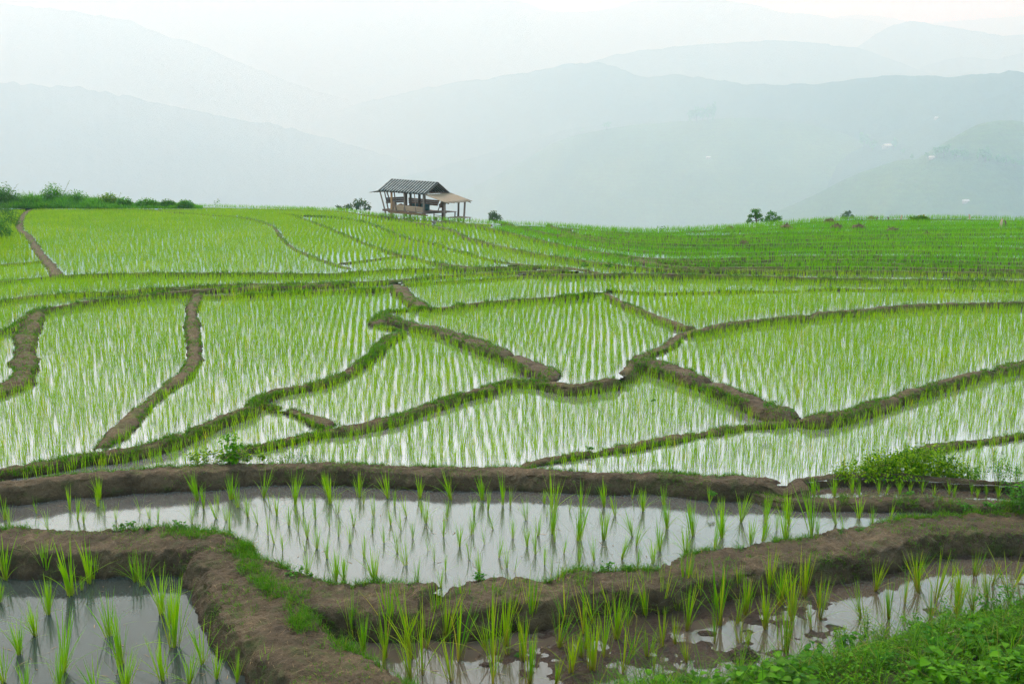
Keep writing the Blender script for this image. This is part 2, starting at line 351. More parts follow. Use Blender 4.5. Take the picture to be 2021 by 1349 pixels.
# bank lines: key, label, half width of the crown, lip above the higher water, slope run, roughness, shift, material, picture points
BANKS = [
 ('B1', 'thick muddy bank winding down the side of the upper field below the dark bush', .24, .10, .5, .05, 0, 'mud_field', [(65,411),(50,420),(39,438),(39,451),(55,464),(68,482),(81,501),(98,519),(116,543)]),
 ('B2', 'bank bordering the large upper field, bare mud where it bends downhill', .16, .10, .5, .04, 0, 'mud_far', [(-280,418),(-100,415),(0,413),(65,411),(128,409),(215,411),(296,414),(353,419),(420,424),(471,428),(511,436),(542,449),(555,468),(579,488),(616,505),(660,520),(700,531)]),
 ('B3', 'long low bank under the large upper field', .15, .09, .5, .03, 0, 'mud_far', [(-280,574),(-100,564),(0,555),(50,549),(111,544),(185,540),(269,538),(404,538),(525,538),(680,537),(701,535),(802,530),(903,528),(987,526),(1050,526),(1138,529)]),
 ('B4', 'mossy bank running level below the long upper bank', .16, .10, .5, .03, 0, 'mud_far', [(-280,612),(-100,600),(0,592),(50,584),(135,578),(235,574),(286,569),(387,564),(505,559),(600,558),(701,555),(802,550),(852,545),(936,539),(1027,535),(1138,529)]),
 ('B5', 'bank sweeping from a muddy knuckle along the back of the wide paddy', .17, .11, .5, .04, 0, 'mud_field', [(-280,700),(-100,672),(0,653),(27,643),(50,623),(74,611),(118,602),(185,592),(269,584),(336,575),(404,570),(505,565),(600,563),(701,557)]),
 ('B6', 'fat rounded muddy bank bulging between two small paddies', .30, .11, .5, .06, 0, 'mud_field', [(74,611),(62,630),(52,650),(46,668),(45,690),(46,705),(50,722),(40,742),(0,761),(-100,790),(-280,840)]),
 ('B7', 'dark bare bank snaking downhill between the two widest paddies', .22, .12, .5, .05, 0, 'mud_field', [(391,576),(387,589),(380,604),(378,629),(382,660),(384,685),(377,720),(353,744),(320,768),(286,798),(256,825),(229,852),(198,879),(185,892)]),
 ('B7r', 'thin straight bank leading to the muddy corner stub', .14, .09, .5, .03, 0, 'mud_field', [(387,582),(471,581),(505,579),(606,574),(667,571),(768,565),(785,559)]),
 ('B8', 'short stub of muddy bank stepping down to the big corner mound', .26, .11, .5, .05, 0, 'mud_field', [(780,558),(795,572),(815,589),(838,606)]),
 ('B10', 'long straight grassy bank under the terraced green slope', .16, .09, .5, .03, 0, 'mud_far', [(785,559),(840,556),(903,553),(970,549),(1037,543),(1138,539),(1280,539),(1463,543),(1610,547),(1757,549),(2021,553),(2300,558)]),
 ('B9', 'bank from the big corner mound up to the junction in mid field', .16, .10, .5, .04, 0, 'mud_field', [(735,640),(758,616),(788,611),(835,607),(886,604),(936,597),(1004,591),(1071,586),(1138,581),(1185,575)]),
 ('B9r', 'straight thin bank running from the junction with a water gap in it', .16, .10, .5, .03, 0, 'mud_field', [(1185,575),(1202,573),(1280,577),(1390,575),(1500,573),(1573,572),(1586,571),(1603,570),(1720,570),(1867,570),(2021,572),(2300,578)]),
 ('B11', 'tall bare mud step dropping from the corner mound beside the central paddy', .20, .10, .42, .06, 0, 'mud', [(735,640),(758,620),(782,627),(819,638),(869,648),(903,658),(936,671),(987,690),(1020,702),(1050,715),(1081,729),(1098,748)]),
 ('B12', 'grassy bank from the foot of the corner mound bending to the low junction', .19, .10, .5, .04, 0, 'mud_field', [(735,640),(790,655),(768,664),(745,685),(724,704),(690,727),(640,749),(606,757),(538,771),(510,784),(495,798),(471,808),(437,820),(404,835),(373,847),(362,851),(353,855),(303,872),(252,884),(185,892),(118,906),(50,917),(0,924),(-100,942),(-280,970)]),
 ('B13', 'short lumpy dark bank with a gap beside the small wedge paddy', .22, .10, .5, .06, 0, 'mud_field', [(495,798),(525,795),(545,801),(558,803),(572,805),(606,815),(639,828),(660,840)]),
 ('B14', 'long bank rising from the leafy weeds to the spillway mound', .19, .10, .5, .05, 0, 'mud_field', [(430,912),(478,884),(521,875),(572,862),(639,848),(707,835),(774,821),(842,798),(875,788),(909,776),(943,768),(976,757),(1010,749),(1044,750),(1101,754),(1145,756),(1178,749),(1222,742),(1232,738)]),
 ('B15', 'sweeping bank curving from the spillway mound along the back of the broad paddy', .20, .11, .5, .05, 0, 'mud_field', [(1232,738),(1245,720),(1259,704),(1279,694),(1320,677),(1335,663),(1390,646),(1445,635),(1500,628),(1592,620),(1600,619),(1610,617),(1683,611),(1757,604),(1830,599),(1903,597),(2021,595),(2300,594)]),
 ('B16', 'diagonal bank linking the mid field junction to the sweeping bank', .18, .10, .5, .04, 0, 'mud_field', [(1190,574),(1222,591),(1280,615),(1317,630),(1353,641),(1390,647)]),
 ('B17', 'tall bare mud step with a small waterfall notch below the broad paddy', .20, .10, .42, .06, 0, 'mud', [(1245,718),(1272,706),(1300,715),(1353,733),(1393,746),(1403,750),(1443,768),(1478,781),(1514,797),(1550,808),(1593,820)]),
 ('B18', 'long bank climbing behind the vine bush under the broad paddy', .20, .11, .5, .05, 0, 'mud_field', [(1000,920),(1027,914),(1061,907),(1111,897),(1178,889),(1246,879),(1300,867),(1371,854),(1443,842),(1514,835),(1593,824),(1657,812),(1728,792),(1782,774),(1835,760),(1906,738),(1955,727),(1965,725),(1975,723),(2021,713),(2300,660)]),
 ('B23', 'dark short bank emerging from behind the vine bush', .20, .10, .5, .05, 0, 'mud_field', [(1700,938),(1760,905),(1810,888),(1871,874),(1924,867),(1978,860),(2021,854),(2300,815)]),
 ('B19', 'broad mud bank along the back of the middle pond', .15, .08, .30, .045, -.13, 'mud', [(-280,965),(-100,955),(0,947),(67,941),(135,931),(202,926),(269,921),(336,917),(437,914),(538,911),(640,912),(774,916),(875,919),(976,919),(1077,921),(1145,926),(1320,930),(1407,936),(1496,937),(1532,941),(1556,945),(1580,944)]),
 ('B19r', 'low mud bank below the vine bush behind the narrow ditch', .07, .05, .22, .025, -.05, 'mud', [(1522,942),(1552,945),(1571,942),(1621,935),(1692,931),(1799,935),(1906,942),(2021,949),(2300,965)]),
 ('B20', 'second mud bank in front of the narrow ditch of seedlings', .11, .06, .30, .035, -.10, 'mud', [(1440,940),(1500,962),(1545,974),(1628,976),(1720,978),(1811,979),(1902,982),(2021,990),(2300,1005)]),
 ('B21', 'broad front bank of the middle pond, worn smooth on top with a steep face', .30, .09, .36, .06, -.26, 'mud', [(-280,1030),(-100,1038),(0,1042),(67,1046),(168,1044),(269,1042),(336,1040),(404,1044),(454,1056),(488,1071),(505,1087),(538,1099),(579,1124),(622,1142),(673,1150),(707,1147),(785,1151),(859,1151),(875,1157),(909,1153),(943,1141),(1010,1134),(1101,1130),(1111,1120),(1178,1120),(1262,1118),(1320,1111),(1371,1094),(1443,1078),(1514,1069),(1585,1062),(1657,1050),(1728,1034),(1770,1026),(1800,1020),(1871,1016),(2021,1013),(2300,1000)]),
 ('B22', 'wide trodden diagonal bank with a grassy edge between the two front ponds', .36, .36, .5, .06, -.29, 'mud', [(430,1050),(478,1078),(510,1112),(548,1152),(585,1195),(625,1236),(670,1272),(720,1310),(780,1352),(850,1400),(980,1480)]),
 ('C0', 'faint thin bank just under the ridge', .13, .08, .5, .03, 0, 'mud_far', [(545,421),(572,423),(600,425),(667,429),(718,437)]),
 ('C1', 'thin grassy bank slanting down the upper field', .14, .09, .5, .03, 0, 'mud_far', [(572,423),(600,432),(634,444),(684,464),(734,484),(785,501),(819,507),(852,516),(903,523),(970,527)]),
 ('C1b', 'thin side bank closing a small sliver paddy', .13, .08, .5, .03, 0, 'mud_far', [(660,520),(700,515),(718,513),(768,506),(790,503)]),
 ('C2', 'second thin grassy bank slanting down the upper field', .14, .09, .5, .03, 0, 'mud_far', [(667,429),(718,437),(751,449),(785,463),(822,473),(852,479),(886,489),(936,503),(987,515),(1037,521),(1088,525),(1138,529),(1205,541)]),
 ('C3', 'long thin bank running from the hut down to the grassy straight bank', .14, .09, .5, .03, 0, 'mud_far', [(728,423),(768,428),(819,438),(862,446),(893,453),(919,466),(953,476),(1004,488),(1071,501),(1138,511),(1206,520),(1280,527),(1450,531),(1700,533),(2021,538),(2300,543)]),
 ('C4', 'curved terrace bank starting below the hut', .16, .12, .5, .03, 0, 'mud_far', [(870,433),(903,438),(953,446),(1004,458),(1071,474),(1138,488),(1206,500),(1273,507),(1400,509),(1574,504),(1731,504),(1902,506),(2021,509),(2300,514)]),
 ('G1', 'highest faint terrace bank on the green slope', .16, .12, .5, .03, 0, 'mud_far', [(1200,455),(1260,462),(1400,464),(1560,459),(1700,456),(1850,453),(2021,450),(2300,449)]),
 ('G2', 'second faint terrace bank on the green slope', .16, .12, .5, .03, 0, 'mud_far', [(1080,442),(1130,458),(1250,471),(1400,475),(1560,472),(1720,469),(2021,469),(2300,470)]),
 ('G3', 'third terrace bank on the green slope with dark gaps', .16, .12, .5, .03, 0, 'mud_far', [(990,438),(1060,455),(1174,473),(1300,486),(1450,488),(1600,486),(1811,484),(2021,489),(2300,493)]),
 ('G5', 'lowest terrace bank on the green slope', .16, .12, .5, .03, 0, 'mud_far', [(1206,500),(1290,515),(1350,519),(1500,519),(1650,517),(1800,520),(2021,524),(2300,528)]),
  ('SK', 'grassy bank along the ridge line', .30, .08, .5, .04, 0, 'mud_far', [(u, v + 1.5) for u, v in zip(SKY_U, SKY_V)]),
 ('X1', 'fine terrace line under the ridge on the green slope', .14, .10, .5, .03, 0, 'mud_far', [(1420,456),(1560,450),(1700,447),(1850,444),(2021,442),(2200,442)]),
 ('X2', 'fine terrace line between the two upper terrace banks', .14, .10, .5, .03, 0, 'mud_far', [(1180,458),(1300,468),(1420,470),(1560,466),(1700,463),(1850,461),(2021,460),(2200,460)]),
 ('X3', 'fine terrace line above the dark gapped bank', .14, .10, .5, .03, 0, 'mud_far', [(1100,459),(1250,476),(1400,482),(1560,480),(1700,477),(1850,476),(2021,479),(2200,480)]),
 ('X4', 'fine terrace line below the dark gapped bank', .14, .10, .5, .03, 0, 'mud_far', [(1100,471),(1250,492),(1400,498),(1560,496),(1700,494),(1850,495),(2021,499),(2200,502)]),
 ('X5', 'fine lower terrace line on the green slope', .14, .10, .5, .03, 0, 'mud_far', [(1300,512),(1400,514),(1560,511),(1700,510),(1850,513),(2021,517),(2200,520)]),
 ('X6', 'fine lowest terrace line on the green slope', .14, .10, .5, .03, 0, 'mud_far', [(1240,511),(1350,525),(1500,526),(1700,525),(1850,528),(2021,531),(2200,534)]),
 ('L0', 'small grassy bank below the dark bush', .14, .08, .5, .03, 0, 'mud_far', [(-280,530),(0,521),(50,517),(100,511)]),
]
NOTCH = {'B21': [(872, 12)], 'B19': [(1552, 16)], 'B19r': [(1552, 16)], 'B17': [(1399, 9)], 'B15': [(1600, 9)], 'B9r': [(1587, 9)], 'B18': [(1963, 9)], 'B12': [(364, 9)], 'B13': [(557, 8)], 'B14': [(1228, 7)], 'B11': [(1010, 6)]}
# paddies: key, seed, water level, rice kind, row angle, spacing (across, along), rice height, water material
PADS = [
 ('FL', (120,1250), 0.00, None, 0, (0,0), 0, 'water_dark'), ('RF', (1100,1290), 0.02, None, 0, (0,0), 0, 'water_mud'),
 ('MP', (900,1050), 0.25, None, 0, (0,0), 0, 'water_pond'), ('TR', (1800,966), 0.330, None, 0, (0,0), 0, 'water_mud'),
 ('P', (1400,900), 0.430, 'f', 4, (0.1749,0.1905), .31, 'water_field'), ('P3', (1990,900), 0.420, 'f', 0, (0.1749,0.1957), .30, 'water_field'),
 ('N', (900,850), 0.420, 'f', 5, (0.1696,0.1905), .30, 'water_field'), ('S1', (560,840), 0.455, 'f', -4, (0.1696,0.1957), .30, 'water_field'),
 ('M2', (800,750), 0.500, 'f', 6, (0.1643,0.1854), .30, 'water_field'), ('L1', (500,680), 0.560, 'f', 7, (0.1908,0.1751), 0.31, 'water_field'),
 ('L2', (200,750), 0.530, 'f', 5, (0.1961,0.1751), 0.31, 'water_field'), ('L3', (10,710), 0.600, 'f', 8, (.17,.2), .30, 'water_field'),
 ('L4', (40,617), 0.630, 'f', 6, (0.165,0.19), .30, 'water_field'), ('L5', (150,560), 0.690, 'f', 4, (0.16,0.19), .31, 'water_field'),
 ('LS', (560,571), 0.610, 'f', 4, (.15,.2), .28, 'water_field'), ('LT', (900,547), 0.670, 'f', 4, (.15,.2), .27, 'water_field'),
 ('M3', (1000,570), 0.655, 'f', -3, (0.1749,0.206), .31, 'water_field'), ('M1', (1050,640), 0.580, 'f', -5, (0.1749,0.17), 0.3, 'water_field'),
 ('M4', (1450,605), 0.660, 'f', -8, (0.1749,0.17), 0.3, 'water_field'), ('R1', (1700,700), 0.545, 'f', -8, (0.1802,0.17), 0.31, 'water_field'),
 ('F1', (300,480), 0.770, 'f', 3, (0.29,0.15), 0.31, 'water_field'), ('H1', (10,495), 0.760, 'f', 3, (0.2,0.2), 0.33, 'water_mud'),
 ('H2', (30,535), 0.730, 'f', 3, (.15,.2), .30, 'water_field'), ('F2', (650,480), 0.765, 'f', 6, (0.25,0.15), 0.31, 'water_field'),
 ('F2b', (740,520), 0.745, 'f', 8, (0.17,0.2), 0.3, 'water_field'), ('F3', (830,492), 0.775, 'f', 8, (0.24,0.15), 0.31, 'water_field'),
 ('F4', (850,462), 0.790, 'f', 8, (0.24,0.15), 0.31, 'water_field'),('F5', (1000,470), 0.845, 'f', 5, (0.24,0.16), 0.32, 'water_field'),

 ('F0', (440,416), 0.80, 'f', 8, (.18,.2), .28, 'water_field'),
 ('T2', (1700,511), 0.880, 'd', -2, (.23,.23), .33, 'water_field'), ('T3', (1500,497), 0.910, 'd', -2, (.23,.23), .33, 'water_field'),
 ('T4', (1600,479), 0.950, 'd', -3, (.23,.23), .33, 'water_field'), ('T5', (1600,465), 0.980, 'd', -3, (.23,.23), .33, 'water_field'),
 ('T6', (1700,445), 1.010, 'd', -3, (.23,.23), .33, 'water_field'),
]

CELL, U0, V0, U1, V1 = 3, -270, 400, 2292, 1468
NU, NV = (U1 - U0) // CELL, (V1 - V0) // CELL
lab = np.zeros((NV, NU), np.int16)
uc = U0 + (np.arange(NU) + .5) * CELL; vc = V0 + (np.arange(NV) + .5) * CELL
lab[vc[:, None] < skyv(uc)[None, :]] = -1

def densify(pts, step):
    P = np.array(pts, float); d = np.concatenate([[0], np.cumsum(np.hypot(*np.diff(P, axis=0).T))])
    n = max(int(d[-1] / step), 4); s = np.linspace(0, d[-1], n)
    # smooth spline through the traced points (Catmull-Rom by cubic Hermite)
    m = np.zeros_like(P)
    for k in (0, 1): m[:, k] = np.gradient(P[:, k], d)
    i = np.clip(np.searchsorted(d, s, side='right') - 1, 0, len(d) - 2); h = d[i + 1] - d[i]; t = (s - d[i]) / h
    h00, h10, h01, h11 = 2*t**3-3*t**2+1, t**3-2*t**2+t, -2*t**3+3*t**2, t**3-t**2
    return np.stack([h00*P[i, k] + h10*h*m[i, k] + h01*P[i+1, k] + h11*h*m[i+1, k] for k in (0, 1)], 1)

for b in BANKS:
    if b[0][0] == 'X': continue
    q = densify(b[8], 1.0)
    iu = ((q[:, 0] - U0) // CELL).astype(int); iv = ((q[:, 1] - V0) // CELL).astype(int)
    for a, c in ((0, 0), (1, 0), (0, 1)):
        ok = (iu + a >= 0) & (iu + a < NU) & (iv + c >= 0) & (iv + c < NV)
        lab[iv[ok] + c, iu[ok] + a] = -2
for k, p in enumerate(PADS, 1):
    su, sv = int((p[1][0] - U0) // CELL), int((p[1][1] - V0) // CELL)
    if lab[sv, su] != 0: print('SEED', p[0], 'falls on', lab[sv, su], PADS[lab[sv, su] - 1][0] if lab[sv, su] > 0 else ''); continue
    st = [(sv, su)]; lab[sv, su] = k; cnt = 0
    while st:
        y, x = st.pop(); cnt += 1
        for y2, x2 in ((y+1, x), (y-1, x), (y, x+1), (y, x-1)):
            if 0 <= y2 < NV and 0 <= x2 < NU and lab[y2, x2] == 0: lab[y2, x2] = k; st.append((y2, x2))
    print('PAD', p[0], cnt)
print('unlabelled cells', int((lab == 0).sum()), [(int(uc[x]), int(vc[y])) for y, x in np.argwhere(lab == 0)[::max(1, int((lab == 0).sum()) // 25)]])
LEV = np.array([0.0] + [p[2] for p in PADS])
# every bank cell and stray cell takes the paddy nearest above it, so water runs in under the banks
full = lab.copy(); full[full == 0] = -2
for it in range(12):
    hole = full == -2
    if not hole.any(): break
    src = full.copy()
    best = np.full(full.shape, -2, np.int16)
    for dy, dx in ((-1, 0), (1, 0), (0, -1), (0, 1)):
        sh = np.roll(src, (-dy, -dx), (0, 1))
        okk = hole & (sh > 0) & ((best < 0) | (LEV[np.maximum(sh, 0)] > LEV[np.maximum(best, 0)]))
        best[okk] = sh[okk]
    full[hole] = best[hole]

for it in range(6):                                          # and a little way in under the broad near banks
    src = full.copy(); vmin = (930, 870, 760, 640, 1020, 1020)[it]
    up = np.roll(src, 1, 0); m = (up > 0) & (src > 0) & (LEV[np.maximum(up, 0)] > LEV[np.maximum(src, 0)] + .01) & (vc[:, None] > vmin)
    full[m] = up[m]

for key_, nl in NOTCH.items():
    if key_ in ('B19', 'B19r'): continue
    P_ = np.array([b for b in BANKS if b[0] == key_][0][8], float)
    for un, wn in nl:
        if key_ == 'B17': vn = np.interp(un, P_[:, 0], P_[:, 1])
        else: vn = np.interp(un, P_[:, 0], P_[:, 1])
        x0, x1 = int((un - wn * .9 - U0) // CELL), int((un + wn * .9 - U0) // CELL) + 1
        for xx_ in range(x0, x1):
            y0 = int((vn - 9 - V0) // CELL); L0 = full[y0, xx_]
            y1 = int((vn + (15 if vn > 900 else 4) - V0) // CELL)
            if L0 > 0: full[y0:y1, xx_] = L0

def lookup(u, v, arr):
    iu = np.floor((np.asarray(u) - U0) / CELL).astype(int); iv = np.floor((np.asarray(v) - V0) / CELL).astype(int)
    ok = (iu >= 0) & (iu < NU) & (iv >= 0) & (iv < NV)
    r = np.full(np.shape(iu), -1, int); r[ok] = arr[iv[ok], iu[ok]]
    return r

ORDER = np.argsort(-LEV[1:]) + 1
def paddy_of(X, Y):
    """which paddy owns the ground point: the highest water that covers it"""
    X = np.asarray(X, float); Y = np.asarray(Y, float)
    r = np.zeros(X.shape, int)
    for k in ORDER:
        u, v = proj(X, Y, np.full(X.shape, LEV[k]))
        hit = (lookup(u, v, full) == k) & (r == 0)
        r[hit] = k
    return r

WATER_LABEL = {'FL': 'dark still pond at the very front beside the wide diagonal bank', 'RF': 'shallow muddy pond at the front with mud showing through',
               'MP': 'grey mirror pond between the two broad mud banks', 'TR': 'narrow ditch of muddy water between two banks'}
for k, p in enumerate(PADS, 1):
    yy, xx = np.nonzero(full == k)
    if not len(yy): continue
    # corner points of the cells, welded
    cor = np.stack([np.stack([yy + a, xx + c], 1) for a, c in ((0, 0), (0, 1), (1, 1), (1, 0))], 1).reshape(-1, 2)
    key = cor[:, 0].astype(np.int64) * 10000 + cor[:, 1]
    uq, inv = np.unique(key, return_inverse=True)
    X, Y = unproj(U0 + (uq % 10000) * CELL, V0 + (uq // 10000) * CELL, p[2])
    me = mesh_np('paddy_water', np.stack([X, Y, np.full(len(X), p[2])], 1), inv.reshape(-1, 4)[:, ::-1], None, M[p[7]])
    obj('paddy_water', me, kind='structure', **({'label': WATER_LABEL[p[0]]} if p[0] in WATER_LABEL else {}))

# ------------------------------------------------------------------ earth banks
bank_pts = []                                                # (x, y, reach) for keeping rice off the banks
BANK_S = {}                                                  # samples of the crown: plan, top, normal, half width
def smooth1(a, w):
    if w < 2: return a
    k = np.ones(w) / w
    return np.convolve(np.pad(a, (w // 2, w - 1 - w // 2), mode='edge'), k, 'valid')

def make_bank(b):
    key, label, wt0, lip, slope, rough, shift, mat, pts = b
    if mat in ('mud_field', 'mud_far'): wt0, lip, slope = wt0 * (.68 if key in ('B6', 'B7', 'B1', 'B8') else .54), lip * .64, slope * .75
    q = densify(pts, 1.5); du, dv = np.gradient(q[:, 0]), np.gradient(q[:, 1]); L = np.hypot(du, dv) + 1e-9
    nu, nv = dv / L, -du / L                                 # plan-left side as seen in the picture
    def side(s):
        r = np.zeros(len(q), int)
        for off in (5, 7, 9, 12, 15):
            c = lookup(q[:, 0] + s * nu * off, q[:, 1] + s * nv * off, lab)
            m = (r <= 0) & (c > 0); r[m] = c[m]
        return r
    Ls, Rs = side(1), side(-1)
    lv = []
    for r in (Ls, Rs):
        z = np.where(r > 0, LEV[np.maximum(r, 0)], np.nan)
        idx = np.arange(len(q)); ok = ~np.isnan(z)
        lv.append(smooth1(np.interp(idx, idx[ok], z[ok]), 25) if ok.any() else None)
    lv = [x if x is not None else (lv[1 - i] - .25) for i, x in enumerate(lv)]
    top = np.maximum(lv[0], lv[1]) + (lip if key != 'B22' else 0)
    if key == 'B22': top = np.full(len(q), .345) - np.linspace(0, .10, len(q))
    X, Y = unproj(q[:, 0], q[:, 1], top)
    d = np.concatenate([[0], np.cumsum(np.hypot(np.diff(X), np.diff(Y)))])
    near = float(np.median(Y)); ds = float(np.clip(near * .0022, .022, .16)); n = int(np.clip(d[-1] / ds, 12, 1500))
    s = np.linspace(0, d[-1], n)
    X, Y, top, l0, l1, qu = (np.interp(s, d, a) for a in (X, Y, top, lv[0], lv[1], q[:, 0]))
    w = max(2, int(.12 / (d[-1] / n)))
    X, Y, top = smooth1(X, w), smooth1(Y, w), smooth1(top, w)
    tx, ty = np.gradient(X), np.gradient(Y); tl = np.hypot(tx, ty) + 1e-9; nx, ny = -ty / tl, tx / tl
    nx, ny = smooth1(nx, 9), smooth1(ny, 9)
    X, Y = X + nx * shift, Y + ny * shift
    wob = wt0 * .35 * fbm(s * 1.3, 7.7, len(pts) * 1.0, 3, seed=len(label) + 5); X, Y = X + nx * wob, Y + ny * wob
    notch = np.zeros(n)
    for (un, wn) in NOTCH.get(key, []): notch = np.maximum(notch, np.exp(-((qu - un) / wn) ** 2))
    K = 41 if near < 16 else (25 if near < 30 else 15)
    c = np.linspace(-1, 1, K)
    wt = wt0 * (1 + .48 * fbm(s * .9, 3.1, hash(key) % 50 if False else len(pts), 3, seed=len(label)))
    Vx, Vy, Vz = (np.zeros((n, K)) for _ in range(3))
    for j, cc in enumerate(c):
        lvl = l0 if cc > 0 else l1
        h = top - (lvl - (.10 if mat == 'mud' else .05)); run = slope * h + .05
        a = abs(cc)
        if a < .42:
            off = a / .42 * wt; z = top - .035 * (a / .42) ** 3
        else:
            qq = (a - .42) / .58
            off = wt + run * qq; z = top - .035 - (h - .035) * (.45 * qq + .55 * qq * qq * (3 - 2 * qq))
        z = z - notch * np.maximum(top - np.maximum(l0, l1) + .015, 0) * (1 if a < .6 else .5)
        off = off * np.sign(cc)
        Vx[:, j], Vy[:, j], Vz[:, j] = X + nx * off, Y + ny * off, z
    dl = s[-1]; en = np.minimum(s, dl - s); ew = min(.45, dl * .12)
    sink = (1 - np.clip(en / ew, 0, 1)) ** 2.2 if key != 'SK' else np.zeros(n)
    if key == 'B19': sink[n // 2:] = 0; en[n // 2:] = 9
    if key == 'B19r': sink[:n // 2] = 0; en[:n // 2] = 9
    Vz -= (sink * (top - np.minimum(l0, l1) + .16))[:, None]
    cx = np.clip(en / ew, 0, 1) ** .5 * .75 + .25
    Vx = X[:, None] + (Vx - X[:, None]) * cx[:, None]; Vy = Y[:, None] + (Vy - Y[:, None]) * cx[:, None]
    sc = 1.0 if near < 20 else .6
    e = np.minimum(1, (1 - np.abs(c)) / .25)[None, :]
    n1 = fbm(Vx * 2.2 * sc, Vy * 2.2 * sc, Vz * 2.2, 4, seed=11); n2 = fbm(Vx * 9 * sc, Vy * 9 * sc, Vz * 9, 4, seed=23, gain=.6)
    n3 = np.abs(fbm(Vx * 5 * sc, Vy * 5 * sc, Vz * 5, 3, seed=31))
    n4 = fbm(Vx * 26, Vy * 26, Vz * 26, 2, seed=37) if near < 16 else 0
    dd = rough * (1.0 * n1 + .85 * n2 - .8 * n3 + .35 * n4)
    facing = np.where(np.abs(c) > .42, 1.0, .35)[None, :]
    Vx += nx[:, None] * np.sign(c)[None, :] * dd * facing * 1.1; Vy += ny[:, None] * np.sign(c)[None, :] * dd * facing * 1.1
    Vz += dd * np.where(np.abs(c) > .42, .55, .85)[None, :] * (.3 + .7 * e)
    if key == 'B22': pass
    V = np.stack([Vx, Vy, Vz], 2).reshape(-1, 3)
    low = np.where(c[None, :] > 0, l0[:, None], l1[:, None]); wet = np.clip(1 - (Vz - low - .01) / (.07 + .05 * n1), 0, 1)
    o = obj('earth_bank', mesh_np('earth_bank', V, grid_quads(n, K), None, M[mat], True, {'wet': wet}), kind='structure', label=label)
    reach = wt + slope * (top - np.minimum(l0, l1)) + .06
    stp = max(1, n // max(1, int(d[-1] / .15)))
    for i in range(0, n, stp):
        for (sgn, lv_) in ((1, l0), (-1, l1)): pass
        bank_pts.append((X[i], Y[i], float(wt[i]) + .05 + slope * float(top[i] - min(l0[i], l1[i])) * .8))
    BANK_S[key] = dict(X=X, Y=Y, top=top, nx=nx, ny=ny, wt=wt, l0=l0, l1=l1, slope=slope, Vx=Vx, Vy=Vy, Vz=Vz, c=c, near=near, notch=notch)
for b in BANKS: make_bank(b)
bkd = kdtree.KDTree(len(bank_pts))
for i, (x, y, r) in enumerate(bank_pts): bkd.insert((x, y, 0), i)
bkd.balance()
def off_banks(X, Y, extra=0.0):
    ok = np.ones(len(X), bool)
    for i in range(len(X)):
        co, k, dist = bkd.find((X[i], Y[i], 0))
        if dist < bank_pts[k][2] + extra: ok[i] = False
    return ok

# ------------------------------------------------------------------ ground under everything, falling away behind the ridge
ZD, ZZ = [0, 6, 9, 12, 14, 18, 22, 30, 45, 75, 90], [-.3, -.1, 0, .2, .38, .40, .48, .62, .75, .92, .95]
def crest_dist(u):
    return (CAMZ - 1.04) / -ray(u, skyv(u))[1]
gu = np.linspace(-900, 2900, 160)
rows = []
for t in np.linspace(0, 1, 60): rows.append(('n', t))
for t in (1.5, 4, 9, 16, 28, 45, 70, 110, 170, 260, 380, 520): rows.append(('f', t))
Vg = []
for kind, t in rows:
    dc = crest_dist(gu); rx = ray(gu, skyv(gu))[0]
    if kind == 'n': Yg = 3.0 + (dc + .3 - 3.0) * t ** 1.3; Zg = np.interp(Yg, ZD, ZZ) - .32
    else: Yg = dc + .3 + t; Zg = .85 - .32 * t ** 1.03 + 2.0 * fbm(gu * .004, t * .02, 0, 3) * min(1, t / 60)
    xg = rx * Yg; Vg.append(np.stack([xg, Yg, Zg], 1))
obj('ground', mesh_np('ground', np.concatenate(Vg), grid_quads(len(rows), len(gu))[:, ::-1], None, M['soil'], True), kind='structure')
def ground_z(x, y):
    u = CU + (x / y) * F_PX / 1.0
    dc = float(crest_dist(np.array(u)));
    return float(np.interp(y, ZD, ZZ)) if y < dc else .85 - .32 * (y - dc)

# ------------------------------------------------------------------ rice: the mass of the far fields, one object of stuff
def field_points(k, p):
    yy, xx = np.nonzero(lab == k)
    X, Y = unproj(uc[xx], vc[yy], p[2])
    a, b = p[5]; th = math.radians(p[4])
    ca, sa = math.cos(th), math.sin(th)
    A = X * ca + Y * sa; B = -X * sa + Y * ca
    ga = np.arange(A.min() - .2, A.max() + .2, a); gb = np.arange(B.min() - .2, B.max() + .2, b)
    # only rows and columns that can be seen a little beyond the frame
    GA, GB = np.meshgrid(ga, gb)
    ra = RNG.uniform(0, 9)
    GA = GA + .35 * fbm(GB * .13, ra, 0, 2, seed=k) + RNG.normal(0, a * .15, GA.shape)
    GB = GB + .25 * fbm(GA * .12, ra + 5, 0, 2, seed=k + 40) + RNG.normal(0, b * .2, GA.shape)
    x = (GA * ca - GB * sa).ravel(); y = (GA * sa + GB * ca).ravel()
    u, v = proj(x, y, np.full(x.shape, p[2]))
    m = (lookup(u, v, full) == k) & (u > -200) & (u < 2230)
    x, y = x[m], y[m]
    m = paddy_of(x, y) == k
    for ox, oy in (((.12, 0), (-.12, 0), (0, .16), (0, -.12)) if p[3] != 'd' else ()): m &= paddy_of(x + ox, y + oy) == k
    x, y = x[m], y[m]
    m = off_banks(x, y, 0 if p[3] != 'd' else -.12); x, y = x[m], y[m]
    m = RNG.random(len(x)) > .035
    return x[m], y[m]

